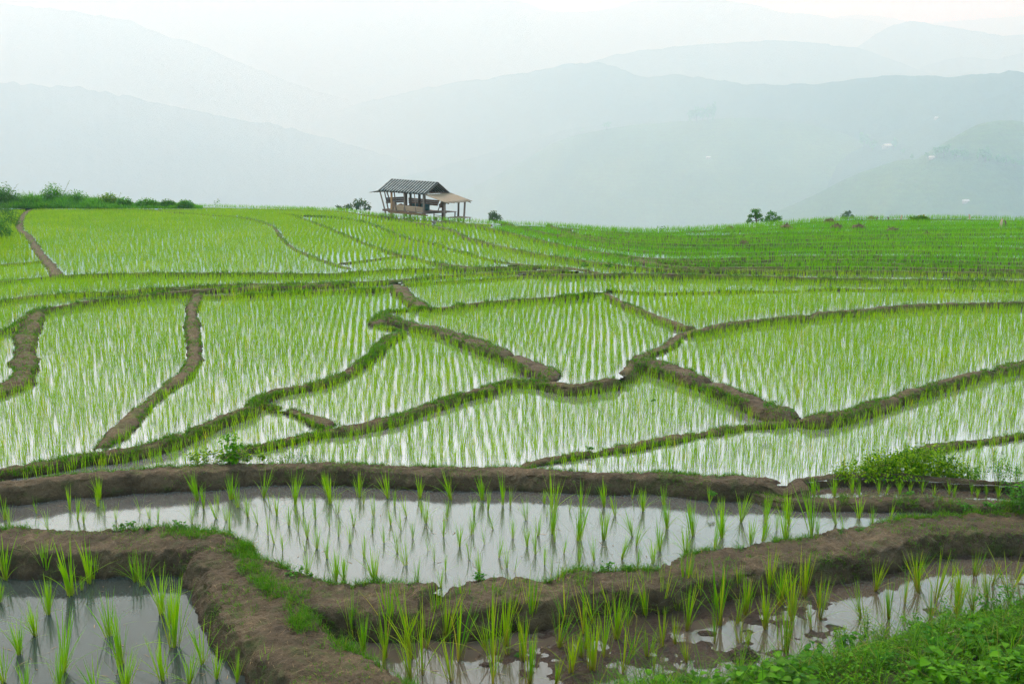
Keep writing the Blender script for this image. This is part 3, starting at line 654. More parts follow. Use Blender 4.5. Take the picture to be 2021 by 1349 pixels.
acc_f, acc_d = Acc(), Acc()
total = 0
for k, p in enumerate(PADS, 1):
    if p[3] is None or not (lab == k).any(): continue
    x, y = field_points(k, p); N = len(x); total += N
    if N == 0: print('no rice in', p[0]); continue
    grow = 1 + .22 * fbm(x * .35, y * .35, 0, 3, seed=5)
    thick = vnoise(x * .22, y * .22, 3.0, 9)
    tint_c = np.clip(.5 + .5 * fbm(x * .5, y * .5, 0, 3, seed=77) + RNG.normal(0, .12, N), 0, .98)
    uu = proj(x, y, np.full(N, p[2]))[0]
    isd = (p[3] == 'd') | ((p[0] in ('F5', 'F4', 'T2', 'T3')) & (uu + RNG.normal(0, 60, N) > 1120))
    for deep in (False, True):
     for lo, hi, nb, segs, wd in ((0, 20, 8, 3, .0072), (20, 34, 7, 2, .0094), (34, 200, 5, 1, .0175)):
        m = (y >= lo) & (y < hi) & (isd == deep)
        n = int(m.sum())
        if not n: continue
        bx = np.repeat(x[m], nb); by = np.repeat(y[m], nb); n2 = n * nb
        hgt = np.repeat(p[6] * grow[m] * RNG.uniform(.85, 1.12, n), nb) * RNG.uniform(.62, 1.08, n2)
        if deep: wd2, rad = wd * 1.3, .06
        else: wd2, rad = wd, .026
        base = np.stack([bx + RNG.normal(0, rad, n2), by + RNG.normal(0, rad, n2), np.full(n2, p[2] - .01)], 1)
        r = blades(base, RNG.uniform(0, 2 * PI, n2), np.abs(RNG.normal(0, .13, n2)) + .03, np.abs(RNG.normal(.05, .10, n2)), hgt,
                   wd2 * RNG.uniform(.8, 1.3, n2), segs, RNG.uniform(-.9, .9, n2), np.repeat(tint_c[m], nb))
        add_b(acc_d if deep else acc_f, r)
print('rice clumps in the fields', total, 'verts', acc_f.n + acc_d.n)
acc_f.build('rice_crop', M['rice_field'], kind='stuff', label='thousands of light green rice seedlings in rows across the flooded paddies', category='rice')
acc_d.build('rice_crop', M['rice_deep'], kind='stuff', label='dense deep green rice on the terraced far slope', category='rice')
# ------------------------------------------------------------------ single rice seedlings of the near ponds
def clump_variant(nb, spread, tiltsd, lean, seedv, wd, segs=4, dryb=0):
    rg = np.random.default_rng(seedv); a = Acc()
    az = rg.uniform(0, 2 * PI, nb); r = np.abs(rg.normal(0, spread, nb))
    base = np.stack([r * np.cos(az), r * np.sin(az), np.full(nb, -.03)], 1)
    hgt = rg.uniform(.62, 1.04, nb); hgt[0] = 1.03
    tl = np.abs(rg.normal(0, tiltsd, nb)) + .02
    az2 = az + rg.normal(0, .5, nb)
    tint = rg.uniform(0, .45, nb)
    add_b(a, blades(base, az2, tl, np.abs(rg.normal(.04, .09, nb)), hgt, wd * rg.uniform(.75, 1.3, nb), segs, rg.uniform(-.8, .8, nb), tint))
    # one or two blades that bend right over
    m = 2 + int(rg.integers(0, 4))
    az = rg.uniform(0, 2 * PI, m)
    add_b(a, blades(np.zeros((m, 3)) + [0, 0, -.02], az, rg.uniform(.35, .7, m), rg.uniform(.25, .6, m), rg.uniform(.5, .8, m), wd * .8, segs + 1, 0, rg.uniform(0, .5, m)))
    for V in a.V: V[:, 0] += lean * V[:, 2] * (1 if V is a.V[0] else 1)
    return a
def make_variants(mat, n, wd, s0, nb0=13):
    out = []
    for i in range(n):
        rg = random.Random(s0 + i)
        a = clump_variant(nb0 + rg.randint(-8, 9) if nb0 > 12 else nb0 + rg.randint(-4, 4), rg.uniform(.025, .042), rg.uniform(.07, .16), rg.uniform(-.24, .24), s0 + i, wd)
        out.append(a.build('rice_seedling', M[mat], me_only=True))
    return out
VAR_NEAR = make_variants('rice_near', 14, .019, 100, 22)
VAR_THIN = make_variants('rice_near', 8, .019, 300, 11)
VAR_WET = make_variants('rice_wet', 14, .017, 200, 19)

def T(zoom, scale, ou, ov):                                 # traced bases (x, y, top y) of one enlarged view
    return [(ou + x * scale, ov + y * scale, (y - t) * scale) for x, y, t in zoom]
MPT = T([(40,225,10),(85,285,130),(180,360,190),(255,380,270),(300,215,20),(345,275,120),(420,345,170),(500,405,260),(545,205,0),(595,285,160),(645,335,180),(580,490,330),(625,550,380),(690,605,470),(785,250,0),(790,330,240),(850,310,150),(740,415,270),(810,465,330),(880,510,340),(945,370,230),(955,590,430),(1040,190,0),(1058,245,20),(1110,325,160),(1050,430,330),(1120,500,370),(1030,665,500),(1210,555,420),(1235,420,290),(1280,195,10),(1312,250,150),(1385,335,190),(1380,475,360),(1470,545,420),(1315,655,490),(1500,205,0),(1550,265,150),(1520,410,290),(1640,345,190),(1600,450,300),(1570,625,460),(1690,510,380),(1745,205,20),(1790,395,190),(1835,450,320),(1810,605,480),(1855,690,560),(1925,500,340),(1980,215,0),(1940,770,630),(1635,720,520),(1390,830,560),(1100,835,600),(1160,830,640),(785,800,480),(880,790,600),(1725,845,690),(1905,890,750)], .2573, 380, 930)
MPT += T([(795,265,140),(865,190,60),(850,340,230),(940,250,140),(990,165,70),(1105,215,100),(1190,265,150),(1185,110,-20),(1240,310,180),(1255,200,90),(1305,90,30),(1292,370,260),(1335,420,320),(1072,390,270),(1115,415,310),(910,430,280),(1025,330,200),(1340,190,0),(1352,240,160),(1405,305,200),(1490,230,0),(1492,370,240),(1580,345,210),(1640,225,50),(1745,340,190),(1808,205,60),(1830,260,120),(1840,380,270),(1930,365,210),(1965,290,110),(2010,160,0)], .3365, 640, 989)
MPT += T([(880,1060,960),(930,970,820),(960,1035,930),(1050,1000,820),(1090,1000,900),(1185,1070,780),(1340,1040,820),(1360,990,880),(1510,1040,860),(1640,1010,850),(1705,1060,930),(1805,960,860),(1870,1035,900),(1990,1000,890)], .3365, 640, 660)
MPT += T([(190,190,0),(150,290,130),(355,150,-20),(310,260,100),(455,115,-50),(510,235,80),(590,120,-40),(700,215,0),(720,130,-60),(850,190,-70),(880,195,90),(980,130,-30),(1025,160,50),(1110,95,-40),(1180,130,30),(1280,110,0)], .3568, 1300, 989)
MPT += T([(60,150,40),(30,110,-30),(280,165,60),(215,70,-20),(410,50,-70),(455,110,0),(490,130,20),(615,80,-10),(680,110,10),(825,70,-50),(875,100,30),(925,130,50),(575,30,-70),(1125,130,10)], .3365, 0, 989)
MPT += [(196, 985, 50), (1505, 1068, 52), (1425, 1060, 60), (1365, 1082, 52)]
FLT = T([(35,460,220),(0,590,480),(270,440,230),(285,660,450),(415,550,250),(480,520,440),(530,480,230),(552,452,290),(835,495,290),(792,470,320),(950,660,380),(1025,850,480),(992,730,540),(115,895,680),(205,785,570),(640,790,550),(715,960,640),(375,1000,660),(950,1045,790),(1190,950,700),(1110,1070,890),(20,1060,800),(350,1110,880),(735,1110,860),(1390,1060,900),(1570,1060,860),(1800,1075,920),(1272,1040,880),(150,1130,930),(560,1130,940)], .3365, 0, 989)
RFT = T([(230,570,150),(310,700,360),(490,720,350),(530,560,140),(700,720,190),(785,850,270),(970,580,190),(1010,900,480),(1070,740,250),(1340,760,160),(1440,620,220),(1590,740,360),(1640,920,510),(1650,480,70),(1870,640,300),(1920,460,80),(1345,930,560),(1850,930,720),(1970,840,470),(690,900,560),(470,800,560)], .2474, 640, 1120)
RFT += T([(210,740,390),(130,800,430),(30,1130,790),(200,1100,660),(290,1000,560),(390,860,520),(440,1120,740),(520,980,660),(490,640,290),(630,700,400),(690,1080,820),(640,1000,760),(760,920,620),(755,660,290),(860,900,700),(955,780,430),(1060,600,290),(1175,880,660),(1215,740,260),(1185,620,460),(1365,520,240),(1360,740,440),(1370,880,680),(1440,900,750),(1575,770,440),(1605,500,150),(1740,960,580),(1790,700,300),(1890,520,160),(1945,770,540),(950,1040,860),(2000,600,340),(110,1000,800),(330,620,420),(880,660,520)], .2474, 1120, 1050)
RFT += T([(735,290,0),(850,530,220),(990,400,70),(1090,200,-60),(1215,530,200),(1260,380,-50),(1395,250,0),(1580,450,130),(1590,160,-60),(1745,240,0),(1890,350,-70),(1430,430,250),(1960,210,20)], .2281, 1560, 1100)
_r = random.Random(8)
for _ in range(70):
    u_r = _r.uniform(720, 1960); RFT.append((u_r, _r.uniform(1225, 1318) - (u_r - 700) * .075, _r.uniform(60, 100)))
TRT = T([(30,640,560),(205,670,510),(380,680,530),(400,665,560),(540,660,530),(600,680,560),(770,660,540),(825,665,580),(945,660,540),(1035,650,570),(1140,650,540),(1245,670,600),(1375,660,550),(1415,690,590),(1570,660,560),(1620,690,630),(1800,690,560),(250,650,590),(1700,670,590),(1930,690,600)], .228, 1560, 820)

STEM = {}
def plant_rice(pts, lev, variants, pond, group, zone, hk=1.0, thin=None):
    kept = []
    for (u, v, hp) in pts:
        if any(abs(u - a) < (7 if len(kept) < (135 if pond == 'grey' else 68) else (22 if pond == 'grey' else 30)) and abs(v - b) < (6 if len(kept) < (135 if pond == 'grey' else 68) else 16) for a, b in kept): continue
        kept.append((u, v))
        X, Y = (float(a) for a in unproj(u, v, lev)); dist = math.hypot(X, Y)
        h = max(.16, hp / (F_PX / math.hypot(Y, CAMZ)) / .93) * hk * 1.14
        small = h < (.36 if pond != 'front' else .42)
        pool = thin if (thin and small) else variants
        me = random.choice(pool); rz = random.uniform(0, 2 * PI)
        size = 'tall' if h > (.54 if pond == 'grey' else .75) else ('thin' if small else 'medium')
        lab_ = zone(u, v).format(size=size)
        o = obj('rice_seedling', me, None, (X, Y, lev), (0, 0, rz), label=lab_, category='rice plant', group=group)
        s = h * (1.12 if small else 1); o.scale = (s * random.uniform(.8, 1.1), s * random.uniform(.8, 1.1), s)
    return len(kept)
def third(u, cuts, names): return names[sum(u > c for c in cuts)]
def z_mp(u, v):
    row = 'under the back bank' if v < 990 else ('one row off the back bank' if v < 1020 else ('in open grey water' if v < 1085 else 'against the front bank'))
    return '{size} bright seedling ' + row + ', ' + third(u, (260, 520, 700, 880, 1060, 1240, 1420), ('near the far corner', 'behind the grassy bend', 'beside the steep bend', 'just past the bend', 'halfway along the grey pond', 'past its middle', 'where the pond narrows', 'in the pointed end of the pond'))
def z_fl(u, v):
    row = 'under the back bank' if v < 1170 else ('in open dark water' if v < 1300 else 'at the very front')
    return '{size} bushy seedling in the dark front pond ' + row + ', ' + third(u, (110, 250, 360), ('by the frame edge', 'in the middle', 'towards the diagonal bank', 'beside the diagonal bank'))
def z_rf(u, v):
    row = 'along the foot of the steep bank' if v < 1230 - (u - 700) * .06 else ('in the muddy shallows' if v < 1320 - (u - 700) * .07 else 'near the leafy verge')
    return '{size} yellowing rice ' + row + ', ' + third(u, (800, 950, 1120, 1300, 1480, 1660, 1850), ('near the diagonal bank', 'past the diagonal bank', 'before the middle of the strip', 'mid strip', 'above the mud clod', 'by the mud patches', 'beyond the feathery weed', 'at the far narrow end'))
_r = random.Random(5)
for _ in range(44):
    MPT.append((_r.uniform(420, 1560), _r.uniform(992, 1110), _r.uniform(24, 40)))
MPT = [m for m in MPT if int(lookup(np.array([m[0]]), np.array([m[1]]), lab)[0]) in (3, -2)]
n1 = plant_rice(MPT, .25, VAR_NEAR, 'grey', 'rice seedlings in the grey middle pond', z_mp, 1.0, VAR_THIN)
n2 = plant_rice(FLT, 0.0, VAR_NEAR, 'front', 'rice seedlings in the dark front pond', z_fl)
n3 = plant_rice(RFT, .02, VAR_WET, 'front', 'rice plants in the muddy front strip', z_rf)
n4 = plant_rice([(a, b + 4, c) for a, b, c in TRT], .33, VAR_NEAR, 'ditch', 'rice seedlings in the narrow ditch', lambda u, v: '{size} rice seedling in the narrow ditch between two banks, ' + third(u, (1640, 1760, 1880), ('by the broken bank', 'below the vine bush', 'beyond the vine bush', 'in the weedy far part')))
print('single seedlings', n1, n2, n3, n4)

# ------------------------------------------------------------------ grass on the banks (stuff)
acc_g = Acc()
def bank_grass(key, n, crange, urange=None, patch=.0, h=(.04, .10), wd=.006, nb=4, seed=0, lift=0.0):
    S = BANK_S[key]; n0, K = S['Vx'].shape
    i = RNG.integers(0, n0, n); c = RNG.uniform(crange[0], crange[1], n); j = np.clip(((c + 1) / 2 * (K - 1)).round().astype(int), 0, K - 1)
    P = np.stack([S['Vx'][i, j], S['Vy'][i, j], S['Vz'][i, j] - .008], 1)
    P[:, :2] += RNG.normal(0, .012, (n, 2))
    u, v = proj(P[:, 0], P[:, 1], P[:, 2])
    m = np.ones(n, bool)
    if urange: m &= (u > urange[0]) & (u < urange[1])
    m &= (u > -150) & (u < 2180)
    m &= P[:, 2] > np.minimum(S['l0'], S['l1'])[i] + .01
    pn = fbm(P[:, 0] * 1.7, P[:, 1] * 1.7, seed, 3, seed=seed + 3)
    m &= pn > patch + RNG.normal(0, .08, n)
    P = P[m]; N = len(P)
    if not N: return
    B = np.repeat(P, nb, 0); k = len(B); B[:, :2] += RNG.normal(0, .014, (k, 2))
    hh = np.repeat(RNG.uniform(h[0], h[1], N), nb) * RNG.uniform(.5, 1.2, k)
    add_b(acc_g, blades(B, RNG.uniform(0, 2 * PI, k), RNG.uniform(.05, .9, k), RNG.uniform(0, .6, k), hh, wd * RNG.uniform(.6, 1.3, k), 2, RNG.uniform(-.8, .8, k), RNG.uniform(0, .98, k)))
bank_grass('B21', 2200, (-.1, .80), (320, 520), -.10, (.06, .17), seed=1, nb=10)      # the grassy bend
bank_grass('B22', 2000, (.10, .70), (400, 600), -.02, (.06, .17), seed=2, nb=10)
bank_grass('B22', 1500, (.10, .85), (560, 800), .10, (.05, .17), seed=12, nb=9)
bank_grass('B22', 1100, (.40, .95), (560, 900), .0, (.06, .19), seed=13, nb=9)
bank_grass('B22', 1800, (-.8, .3), None, .14, (.03, .08), seed=3)
bank_grass('B21', 4200, (.28, .75), None, -.06, (.04, .15), seed=4, nb=6)                     # water's edge of the middle pond
bank_grass('B21', 5200, (-.9, .4), None, .13, (.025, .08), wd=.005, seed=5)
bank_grass('B21', 3800, (-.85, -.2), (1250, 2200), .02, (.03, .09), wd=.005, seed=6)
bank_grass('B21', 2600, (-.9, -.4), (640, 1500), .0, (.03, .09), wd=.005, seed=7)
bank_grass('B19', 5000, (.28, .7), None, -.06, (.04, .11), seed=8)
bank_grass('B19', 4200, (-.85, .4), None, .10, (.025, .07), wd=.005, seed=9)
bank_grass('B20', 1500, (-.9, .3), (1650, 2200), .0, (.05, .17), seed=10, nb=8)
bank_grass('B20', 1500, (-.7, .6), (1400, 1800), .12, (.03, .09), seed=11)
for key, n, pt, h in (('B11', 2600, -.10, (.04, .12)), ('B17', 2600, -.08, (.04, .12)), ('B12', 4200, -.08, (.04, .13)), ('B14', 3800, -.04, (.03, .10)), ('B18', 4200, -.05, (.03, .10)), ('B15', 2800, -.02, (.03, .10)),
                      ('B7', 2600, -.02, (.03, .10)), ('B6', 2000, -.04, (.03, .11)), ('B13', 900, -.02, (.03, .10)), ('B23', 1200, -.04, (.03, .10)), ('B8', 900, -.1, (.05, .1)), ('B16', 1200, -.02, (.04, .09)), ('B1', 1200, -.05, (.05, .12))):
    bank_grass(key, n // 2, (-.6, .7), None, pt + .10, h, wd=.009, nb=6, seed=len(key) + n)
    for e_ in (-1, 1):                                       # a ragged green fringe along both shoulders
        bank_grass(key, n // 3, (.38, .66) if e_ > 0 else (-.66, -.38), None, pt + .07, h, wd=.009, nb=5, seed=len(key) + n + e_)
bank_grass('B12', 1200, (-.7, .9), (700, 810), -.5, (.06, .14), wd=.010, nb=5, seed=50)
for key in ('B2', 'B3', 'B4', 'B5', 'B9', 'B9r', 'B10', 'B7r', 'C1', 'C2', 'C3', 'C4', 'C0', 'G1', 'G2', 'G3', 'G5'):
    L = len(BANK_S[key]['X']); bank_grass(key, 1600, (-.7, .7), None, -.06, (.06, .17), wd=.02, nb=4, seed=60 + len(key))
acc_l, acc_g_ = Acc(), acc_g
acc_g = acc_l
for kq, nq_, cr in (('B19r', 500, (-.9, .5)), ('B21', 2600, (-.9, .45)), ('B22', 1500, (-.9, .8)), ('B19', 1600, (-.9, .4)), ('B20', 700, (-.8, .5))):
    bank_grass(kq, nq_, cr, None, -.05, (.05, .14), wd=.004, nb=1, seed=200 + nq_)
for V_ in acc_l.V:
    m_ = len(V_) // 5; q_ = V_.reshape(m_, 5, 3); q_[:, :, 2] = q_[:, :1, 2] + .012 + (q_[:, :, 2] - q_[:, :1, 2]) * .22; V_[:] = q_.reshape(-1, 3)
acc_g = acc_g_
fx, fy = [], []
for (u0_, u1_, v0_, v1_, lv_, nn_) in ((0, 520, 1140, 1349, 0.0, 70), (60, 1700, 985, 1140, .25, 110), (700, 1950, 1180, 1330, .02, 90)):
    uu_, vv_ = RNG.uniform(u0_, u1_, nn_), RNG.uniform(v0_, v1_, nn_); k_ = lookup(uu_, vv_, lab); ok_ = (k_ > 0) & (np.abs(LEV[np.maximum(k_, 0)] - lv_) < .001)
    xx_, yy_ = unproj(uu_[ok_], vv_[ok_], lv_); B_ = np.stack([xx_, yy_, np.full(len(xx_), lv_ + .004)], 1); n_ = len(B_)
    add_b(acc_l, blades(B_, RNG.uniform(0, 2 * PI, n_), 1.55, 0, RNG.uniform(.02, .12, n_), RNG.uniform(.004, .012, n_), 2, 0, RNG.uniform(0, .98, n_)))
acc_l.build('straw_litter', M['dry_straw'], kind='stuff', label='scattered dry straw and dead blades lying on the mud banks', category='straw')
acc_g.build('bank_grass', M['grass'], kind='stuff', label='short grass growing in patches along the mud banks', category='grass')

# the grass on the ridge line
acc_s = Acc()
us = RNG.uniform(-200, 2230, 9000); vs_ = skyv(us) - .5
X, Y = unproj(us, vs_, 1.0); X = X + RNG.normal(0, .15, len(X)); Y = Y + RNG.uniform(-.5, .7, len(Y))
B = np.stack([X, Y, np.full(len(X), 1.0)], 1)
add_b(acc_s, blades(B, RNG.uniform(0, 2 * PI, len(B)), RNG.uniform(.02, .4, len(B)), RNG.uniform(0, .3, len(B)), RNG.uniform(.15, .38, len(B)), .02, 2, RNG.uniform(-.8, .8, len(B)), RNG.uniform(.3, .98, len(B))))
acc_s.build('ridge_grass', M['rice_deep'], kind='stuff', label='green grass fringe along the ridge line', category='grass')

# ------------------------------------------------------------------ plants with stems and leaves
def leafy(n_stem, h, spread, n_leaf, L, W, lean=.3, seedv=0, droop=.3, whorl=False, low=.15, upward=.35):
    rg = np.random.default_rng(seedv); st, lf = Acc(), Acc()
    for s in range(n_stem):
        az = rg.uniform(0, 2 * PI); r = spread * math.sqrt(rg.uniform(0, 1)) * .5; hh = h * rg.uniform(.6, 1.05)
        b = np.array([r * math.cos(az), r * math.sin(az), -.02]); az += rg.normal(0, .6); o = np.array([math.cos(az), math.sin(az), 0]) * lean * hh * rg.uniform(.2, 1)
        t = np.linspace(0, 1, 6)[:, None]
        pts = b + o * t ** 1.5 + np.array([0, 0, hh]) * t + rg.normal(0, .012 * hh, (6, 3)) * t
        st.tube(pts, np.linspace(.011, .004, 6) * max(h, .3) * .8, 5, t=.1, tint=.2)
        k = max(3, n_leaf // n_stem); tl = rg.uniform(low, 1, k) ** .85
        P = np.stack([np.interp(tl, t[:, 0], pts[:, q]) for q in range(3)], 1)
        a = rg.uniform(0, 2 * PI, k); up = rg.normal(upward, .35, k)
        D = np.stack([np.cos(a), np.sin(a), up], 1)
        P = P + D * L * .25 * np.array([1, 1, .3])
        add_b(lf, leaves(P, D, L * rg.uniform(.55, 1.15, k), W * rg.uniform(.6, 1.15, k), rg.uniform(-.5, .5, k), rg.uniform(0, .98, k), droop))
    return st, lf
def plant(name, label, cat, u, v, z, args, mat='weed', group=None, rz=0.0, dist=None, foliage='foliage'):
    if dist is None: X, Y = (float(a) for a in unproj(u, v, z)); loc = (X, Y, z)
    else: loc = atdist(u, v, dist)
    root = empty(name, loc, rz, label=label, category=cat, group=group)
    st, lf = leafy(**args)
    st.build('stem', M[mat], root); lf.build(foliage, M[mat], root)
    return root

# the vine bush on the back bank of the ditch
def heap(name, label, cat, parts, mat, group=None, twigs=10, bright=None, seedv=0):
    """low spreading bush: leaves through the volume of several lumps; parts = (u, v, z, rx, ry, h, n, leaf length)"""
    rg = np.random.default_rng(seedv); u, v, z = parts[0][:3]; X0, Y0 = (float(a) for a in unproj(u, v, z))
    root = empty(name, (X0, Y0, z), 0, label=label, category=cat, group=group)
    lf, st = Acc(), Acc()
    for (u, v, z1, rx, ry, h, n, L) in parts:
        X, Y = (float(a) for a in unproj(u, v, z1)); c = np.array([X - X0, Y - Y0, z1 - z])
        a = rg.uniform(0, 2 * PI, n); el = np.arcsin(rg.uniform(0, 1, n)); r = rg.uniform(.35, 1.0, n) ** .6 * (1 + .22 * np.sin(a * 5 + el * 4 + rg.uniform(0, 6)))
        d = np.stack([np.cos(a) * np.cos(el), np.sin(a) * np.cos(el), np.sin(el)], 1)
        P = c + d * r[:, None] * np.array([rx, ry, h])
        D = d * np.array([1, 1, .5]) + rg.normal(0, .55, (n, 3))
        add_b(lf, leaves(P, D, L * rg.uniform(.5, 1.2, n), L * .72 * rg.uniform(.5, 1.1, n), rg.uniform(-.7, .7, n), rg.uniform(0, .98, n), .35))
        for q in range(twigs):
            b = c + np.array([rg.uniform(-.6, .6) * rx, rg.uniform(-.6, .6) * ry, 0]); o = rg.normal(0, .35, 2) * h
            pts = b + np.linspace(0, 1, 5)[:, None] * np.array([o[0], o[1], h * rg.uniform(.9, 1.35)])
            st.tube(pts, np.linspace(.014, .004, 5) * (L / .09) ** .6, 5, t=.0, tint=.1)
            k = 12; tl = rg.uniform(.5, 1, k); PP = pts[0] + (pts[-1] - pts[0]) * tl[:, None]; aa = rg.uniform(0, 2 * PI, k)
            add_b(lf, leaves(PP, np.stack([np.cos(aa), np.sin(aa), rg.uniform(0, .7, k)], 1), L * rg.uniform(.45, .95, k), L * .45, rg.uniform(-.5, .5, k), rg.uniform(.3, .98, k), .3))
    st.build('stem', M[mat], root); lf.build('foliage', M[mat], root)
    return root
zB = .42
heap('vine_bush', 'big tangled vine bush with yellow-green leaves sprawling on the mud bank', 'bush',
     [(1765, 938, zB, .46, .30, .36, 966, 0.051), (1690, 940, zB, .36, .25, .22, 588, 0.048), (1838, 936, zB, .36, .3, .43, 966, 0.058), (1735, 930, zB, .34, .25, .32, 630, 0.051), (1880, 940, zB, .28, .25, .28, 504, 0.041), (1905, 943, zB, .22, .2, .14, 315, 0.034), (1800, 925, zB, .34, .25, .36, 588, 0.054), (1660, 942, zB, .16, .18, .10, 189, 0.041)], 'vine', twigs=3, seedv=4)
for i, (u, v, h, lb) in enumerate(((1925, 944, .30, 'twiggy fine-leaved weed just beyond the vine bush'), (1962, 946, .42, 'tallest twiggy weed beyond the vine bush'), (2003, 948, .30, 'twiggy weed by the frame edge past the vine bush'))):
    plant('twiggy_weed', lb, 'weed', u, v, .50, dict(n_stem=7, h=h, spread=.28, n_leaf=220, L=.045, W=.018, lean=.4, seedv=20 + i), 'bush', 'twiggy weeds beyond the vine bush')
plant('bank_shrub', 'dark leafy shrub cut by the frame edge above the diagonal path bank', 'shrub', 2018, 1004, .40, dict(n_stem=9, h=.42, spread=.3, n_leaf=260, L=.07, W=.035, lean=.5, seedv=33), 'bush')
# climbing leafy weed by the back bank
plant('climbing_weed', 'tall climbing weed with round dark leaves at the foot of the long bank', 'weed', 448, 912, .50, dict(n_stem=4, h=.52, spread=.26, n_leaf=130, L=.085, W=.065, lean=.3, seedv=41, droop=.5, low=.05, upward=.0), 'weed2')
for i, (u, v, h, lb) in enumerate(((392, 913, .20, 'low round-leaved weed farthest from the climbing weed'), (420, 912, .24, 'low yellowish weed beside the climbing weed'), (472, 911, .30, 'leafy weed just behind the climbing weed'), (500, 910, .17, 'small weed at the end of the long bank'))):
    plant('low_weed', lb, 'weed', u, v, .50, dict(n_stem=6, h=h, spread=.26, n_leaf=120, L=.06, W=.04, lean=.5, seedv=50 + i), 'vine', 'low weeds around the climbing weed')
for i, (u, h, lb) in enumerate(((563, .17, 'feathery weed nearest the low weeds, at the water edge'), (592, .21, 'tallest feathery weed at the water edge'), (620, .16, 'feathery weed farthest along the water edge'))):
    plant('feathery_weed', lb, 'weed', u, 910, .50, dict(n_stem=8, h=h, spread=.20, n_leaf=150, L=.028, W=.012, lean=.35, seedv=60 + i), 'bush', 'feathery weeds at the water edge')
plant('fern_weed', 'small weed with arching strap leaves between the low and feathery weeds', 'weed', 537, 911, .49, dict(n_stem=3, h=.08, spread=.06, n_leaf=14, L=.12, W=.02, lean=.5, seedv=66, droop=.7), 'bush')
for i, (u, v, z, h, n, L, lb) in enumerate((
        (243, 1042, .32, .12, 42, .07, 'pale broad-leaved weed on the curved front bank'), (350, 1042, .33, .11, 60, .055, 'bright leafy weed where the grass of the bend begins'),
        (290, 1044, .32, .07, 40, .04, 'small weed between the two leafy weeds of the front bank'), (592, 1136, .30, .17, 40, .06, 'dark leafy weed on the steep side of the bend'),
        (945, 1141, .32, .10, 60, .05, 'bright weed beside the notch of the front bank'), (1195, 1119, .33, .08, 50, .05, 'low weed on the front bank past its middle'), (1240, 1119, .33, .05, 30, .04, 'tiny weed on the front bank past its middle'),
        (1696, 1046, .33, .07, 30, .05, 'broad-leaved weed where the grey pond ends'), (1660, 1052, .33, .06, 24, .04, 'tiny weed near the end of the grey pond'),
        (1410, 975, .46, .07, 36, .05, 'small fern-like weed on the broad back bank'), (1165, 885, .55, .05, 40, .05, 'little green weed on the long climbing bank'),
        (1515, 800, .80, .07, 50, .06, 'leafy weed on top of the tall mud step'), (1530, 796, .80, .09, 24, .05, 'upright weed on top of the tall mud step'), (1560, 810, .78, .06, 40, .05, 'weed near the low end of the tall mud step'),
        (1385, 770, .60, .05, 30, .05, 'weed tuft on the face of the tall mud step'), (1795, 974, .44, .07, 40, .05, 'round weed in the narrow ditch'), (1905, 1002, .42, .09, 60, .055, 'leafy weed on the grassy second bank'),
        (1960, 1000, .42, .10, 80, .055, 'largest leafy weed on the grassy second bank'), (1150, 527, .95, .2, 40, .15, 'dark weed clump on the straight grassy bank'), (1200, 527, .95, .15, 40, .15, 'broad weed clump on the straight grassy bank'),
        (427, 404, 1.0, .55, 26, .2, 'lone upright weed on the ridge line'), (1303, 456, 1.0, .3, 26, .18, 'small pair of sprigs in the dip of the ridge'), (1698, 440, 1.0, .3, 40, .16, 'short weed on the green ridge'),
        (1290, 790, .55, .05, 30, .05, 'tuft of weed below the spillway mound'), (1020, 1290, .03, .05, 10, .04, 'drowned weed in the muddy strip'))):
    plant('bank_weed', lb, 'weed', u, v, z, dict(n_stem=(1 if lb.startswith(('drowned', 'upright', 'tuft')) else max(3, n // 10)), h=h, spread=h * 1.4, n_leaf=n, L=L, W=L * .55, lean=.5, seedv=80 + i), 'weed', 'single weeds on the mud banks')

# ------------------------------------------------------------------ mud showing through the front strip, and the clod
gx = np.arange(-1.9, 6.6, .028); gy = np.arange(7.6, 11.6, .028); GX, GY = np.meshgrid(gx, gy)
kRF = 2
u_, v_ = proj(GX, GY, np.full(GX.shape, .02))
inside = (lookup(u_, v_, full) == kRF)
mz = .010 + .040 * fbm(GX * 1.5, GY * 2.2, 0, 4, seed=61) + .024 * fbm(GX * 9, GY * 9, 0, 3, seed=63) - .006 + .014 * np.exp(-((u_ - 1290) / 190) ** 2)
S = BANK_S['B21']; kd2 = kdtree.KDTree(len(S['X']))
for i in range(len(S['X'])): kd2.insert((S['X'][i], S['Y'][i], 0), i)
kd2.balance()
dd = np.full(GX.shape, 9.0)
for (a, b_) in np.argwhere(inside)[::1]:
    dd[a, b_] = kd2.find((GX[a, b_], GY[a, b_], 0))[2]
mz = mz + .055 * np.exp(-np.maximum(dd - .42, 0) / .16) * np.clip((u_ - 930) / 200, .15, 1) * np.clip(1.6 - (u_ - 1200) / 420, .3, 1) - .018 * np.clip((u_ - 640) / -120 + 1, 0, 1)
mz = mz - .02 * np.clip((1000 - u_) / 200, 0, 1)
nr, nc = GX.shape; q = grid_quads(nr, nc); q = q[inside.ravel()[q].all(1)]
used, inv = np.unique(q, return_inverse=True)
V = np.stack([GX.ravel(), GY.ravel(), mz.ravel()], 1)[used]
obj('mud', mesh_np('mud', V, inv.reshape(-1, 4), None, M['mud_wet'], True), kind='structure', label='wet mud showing through the shallow front strip')
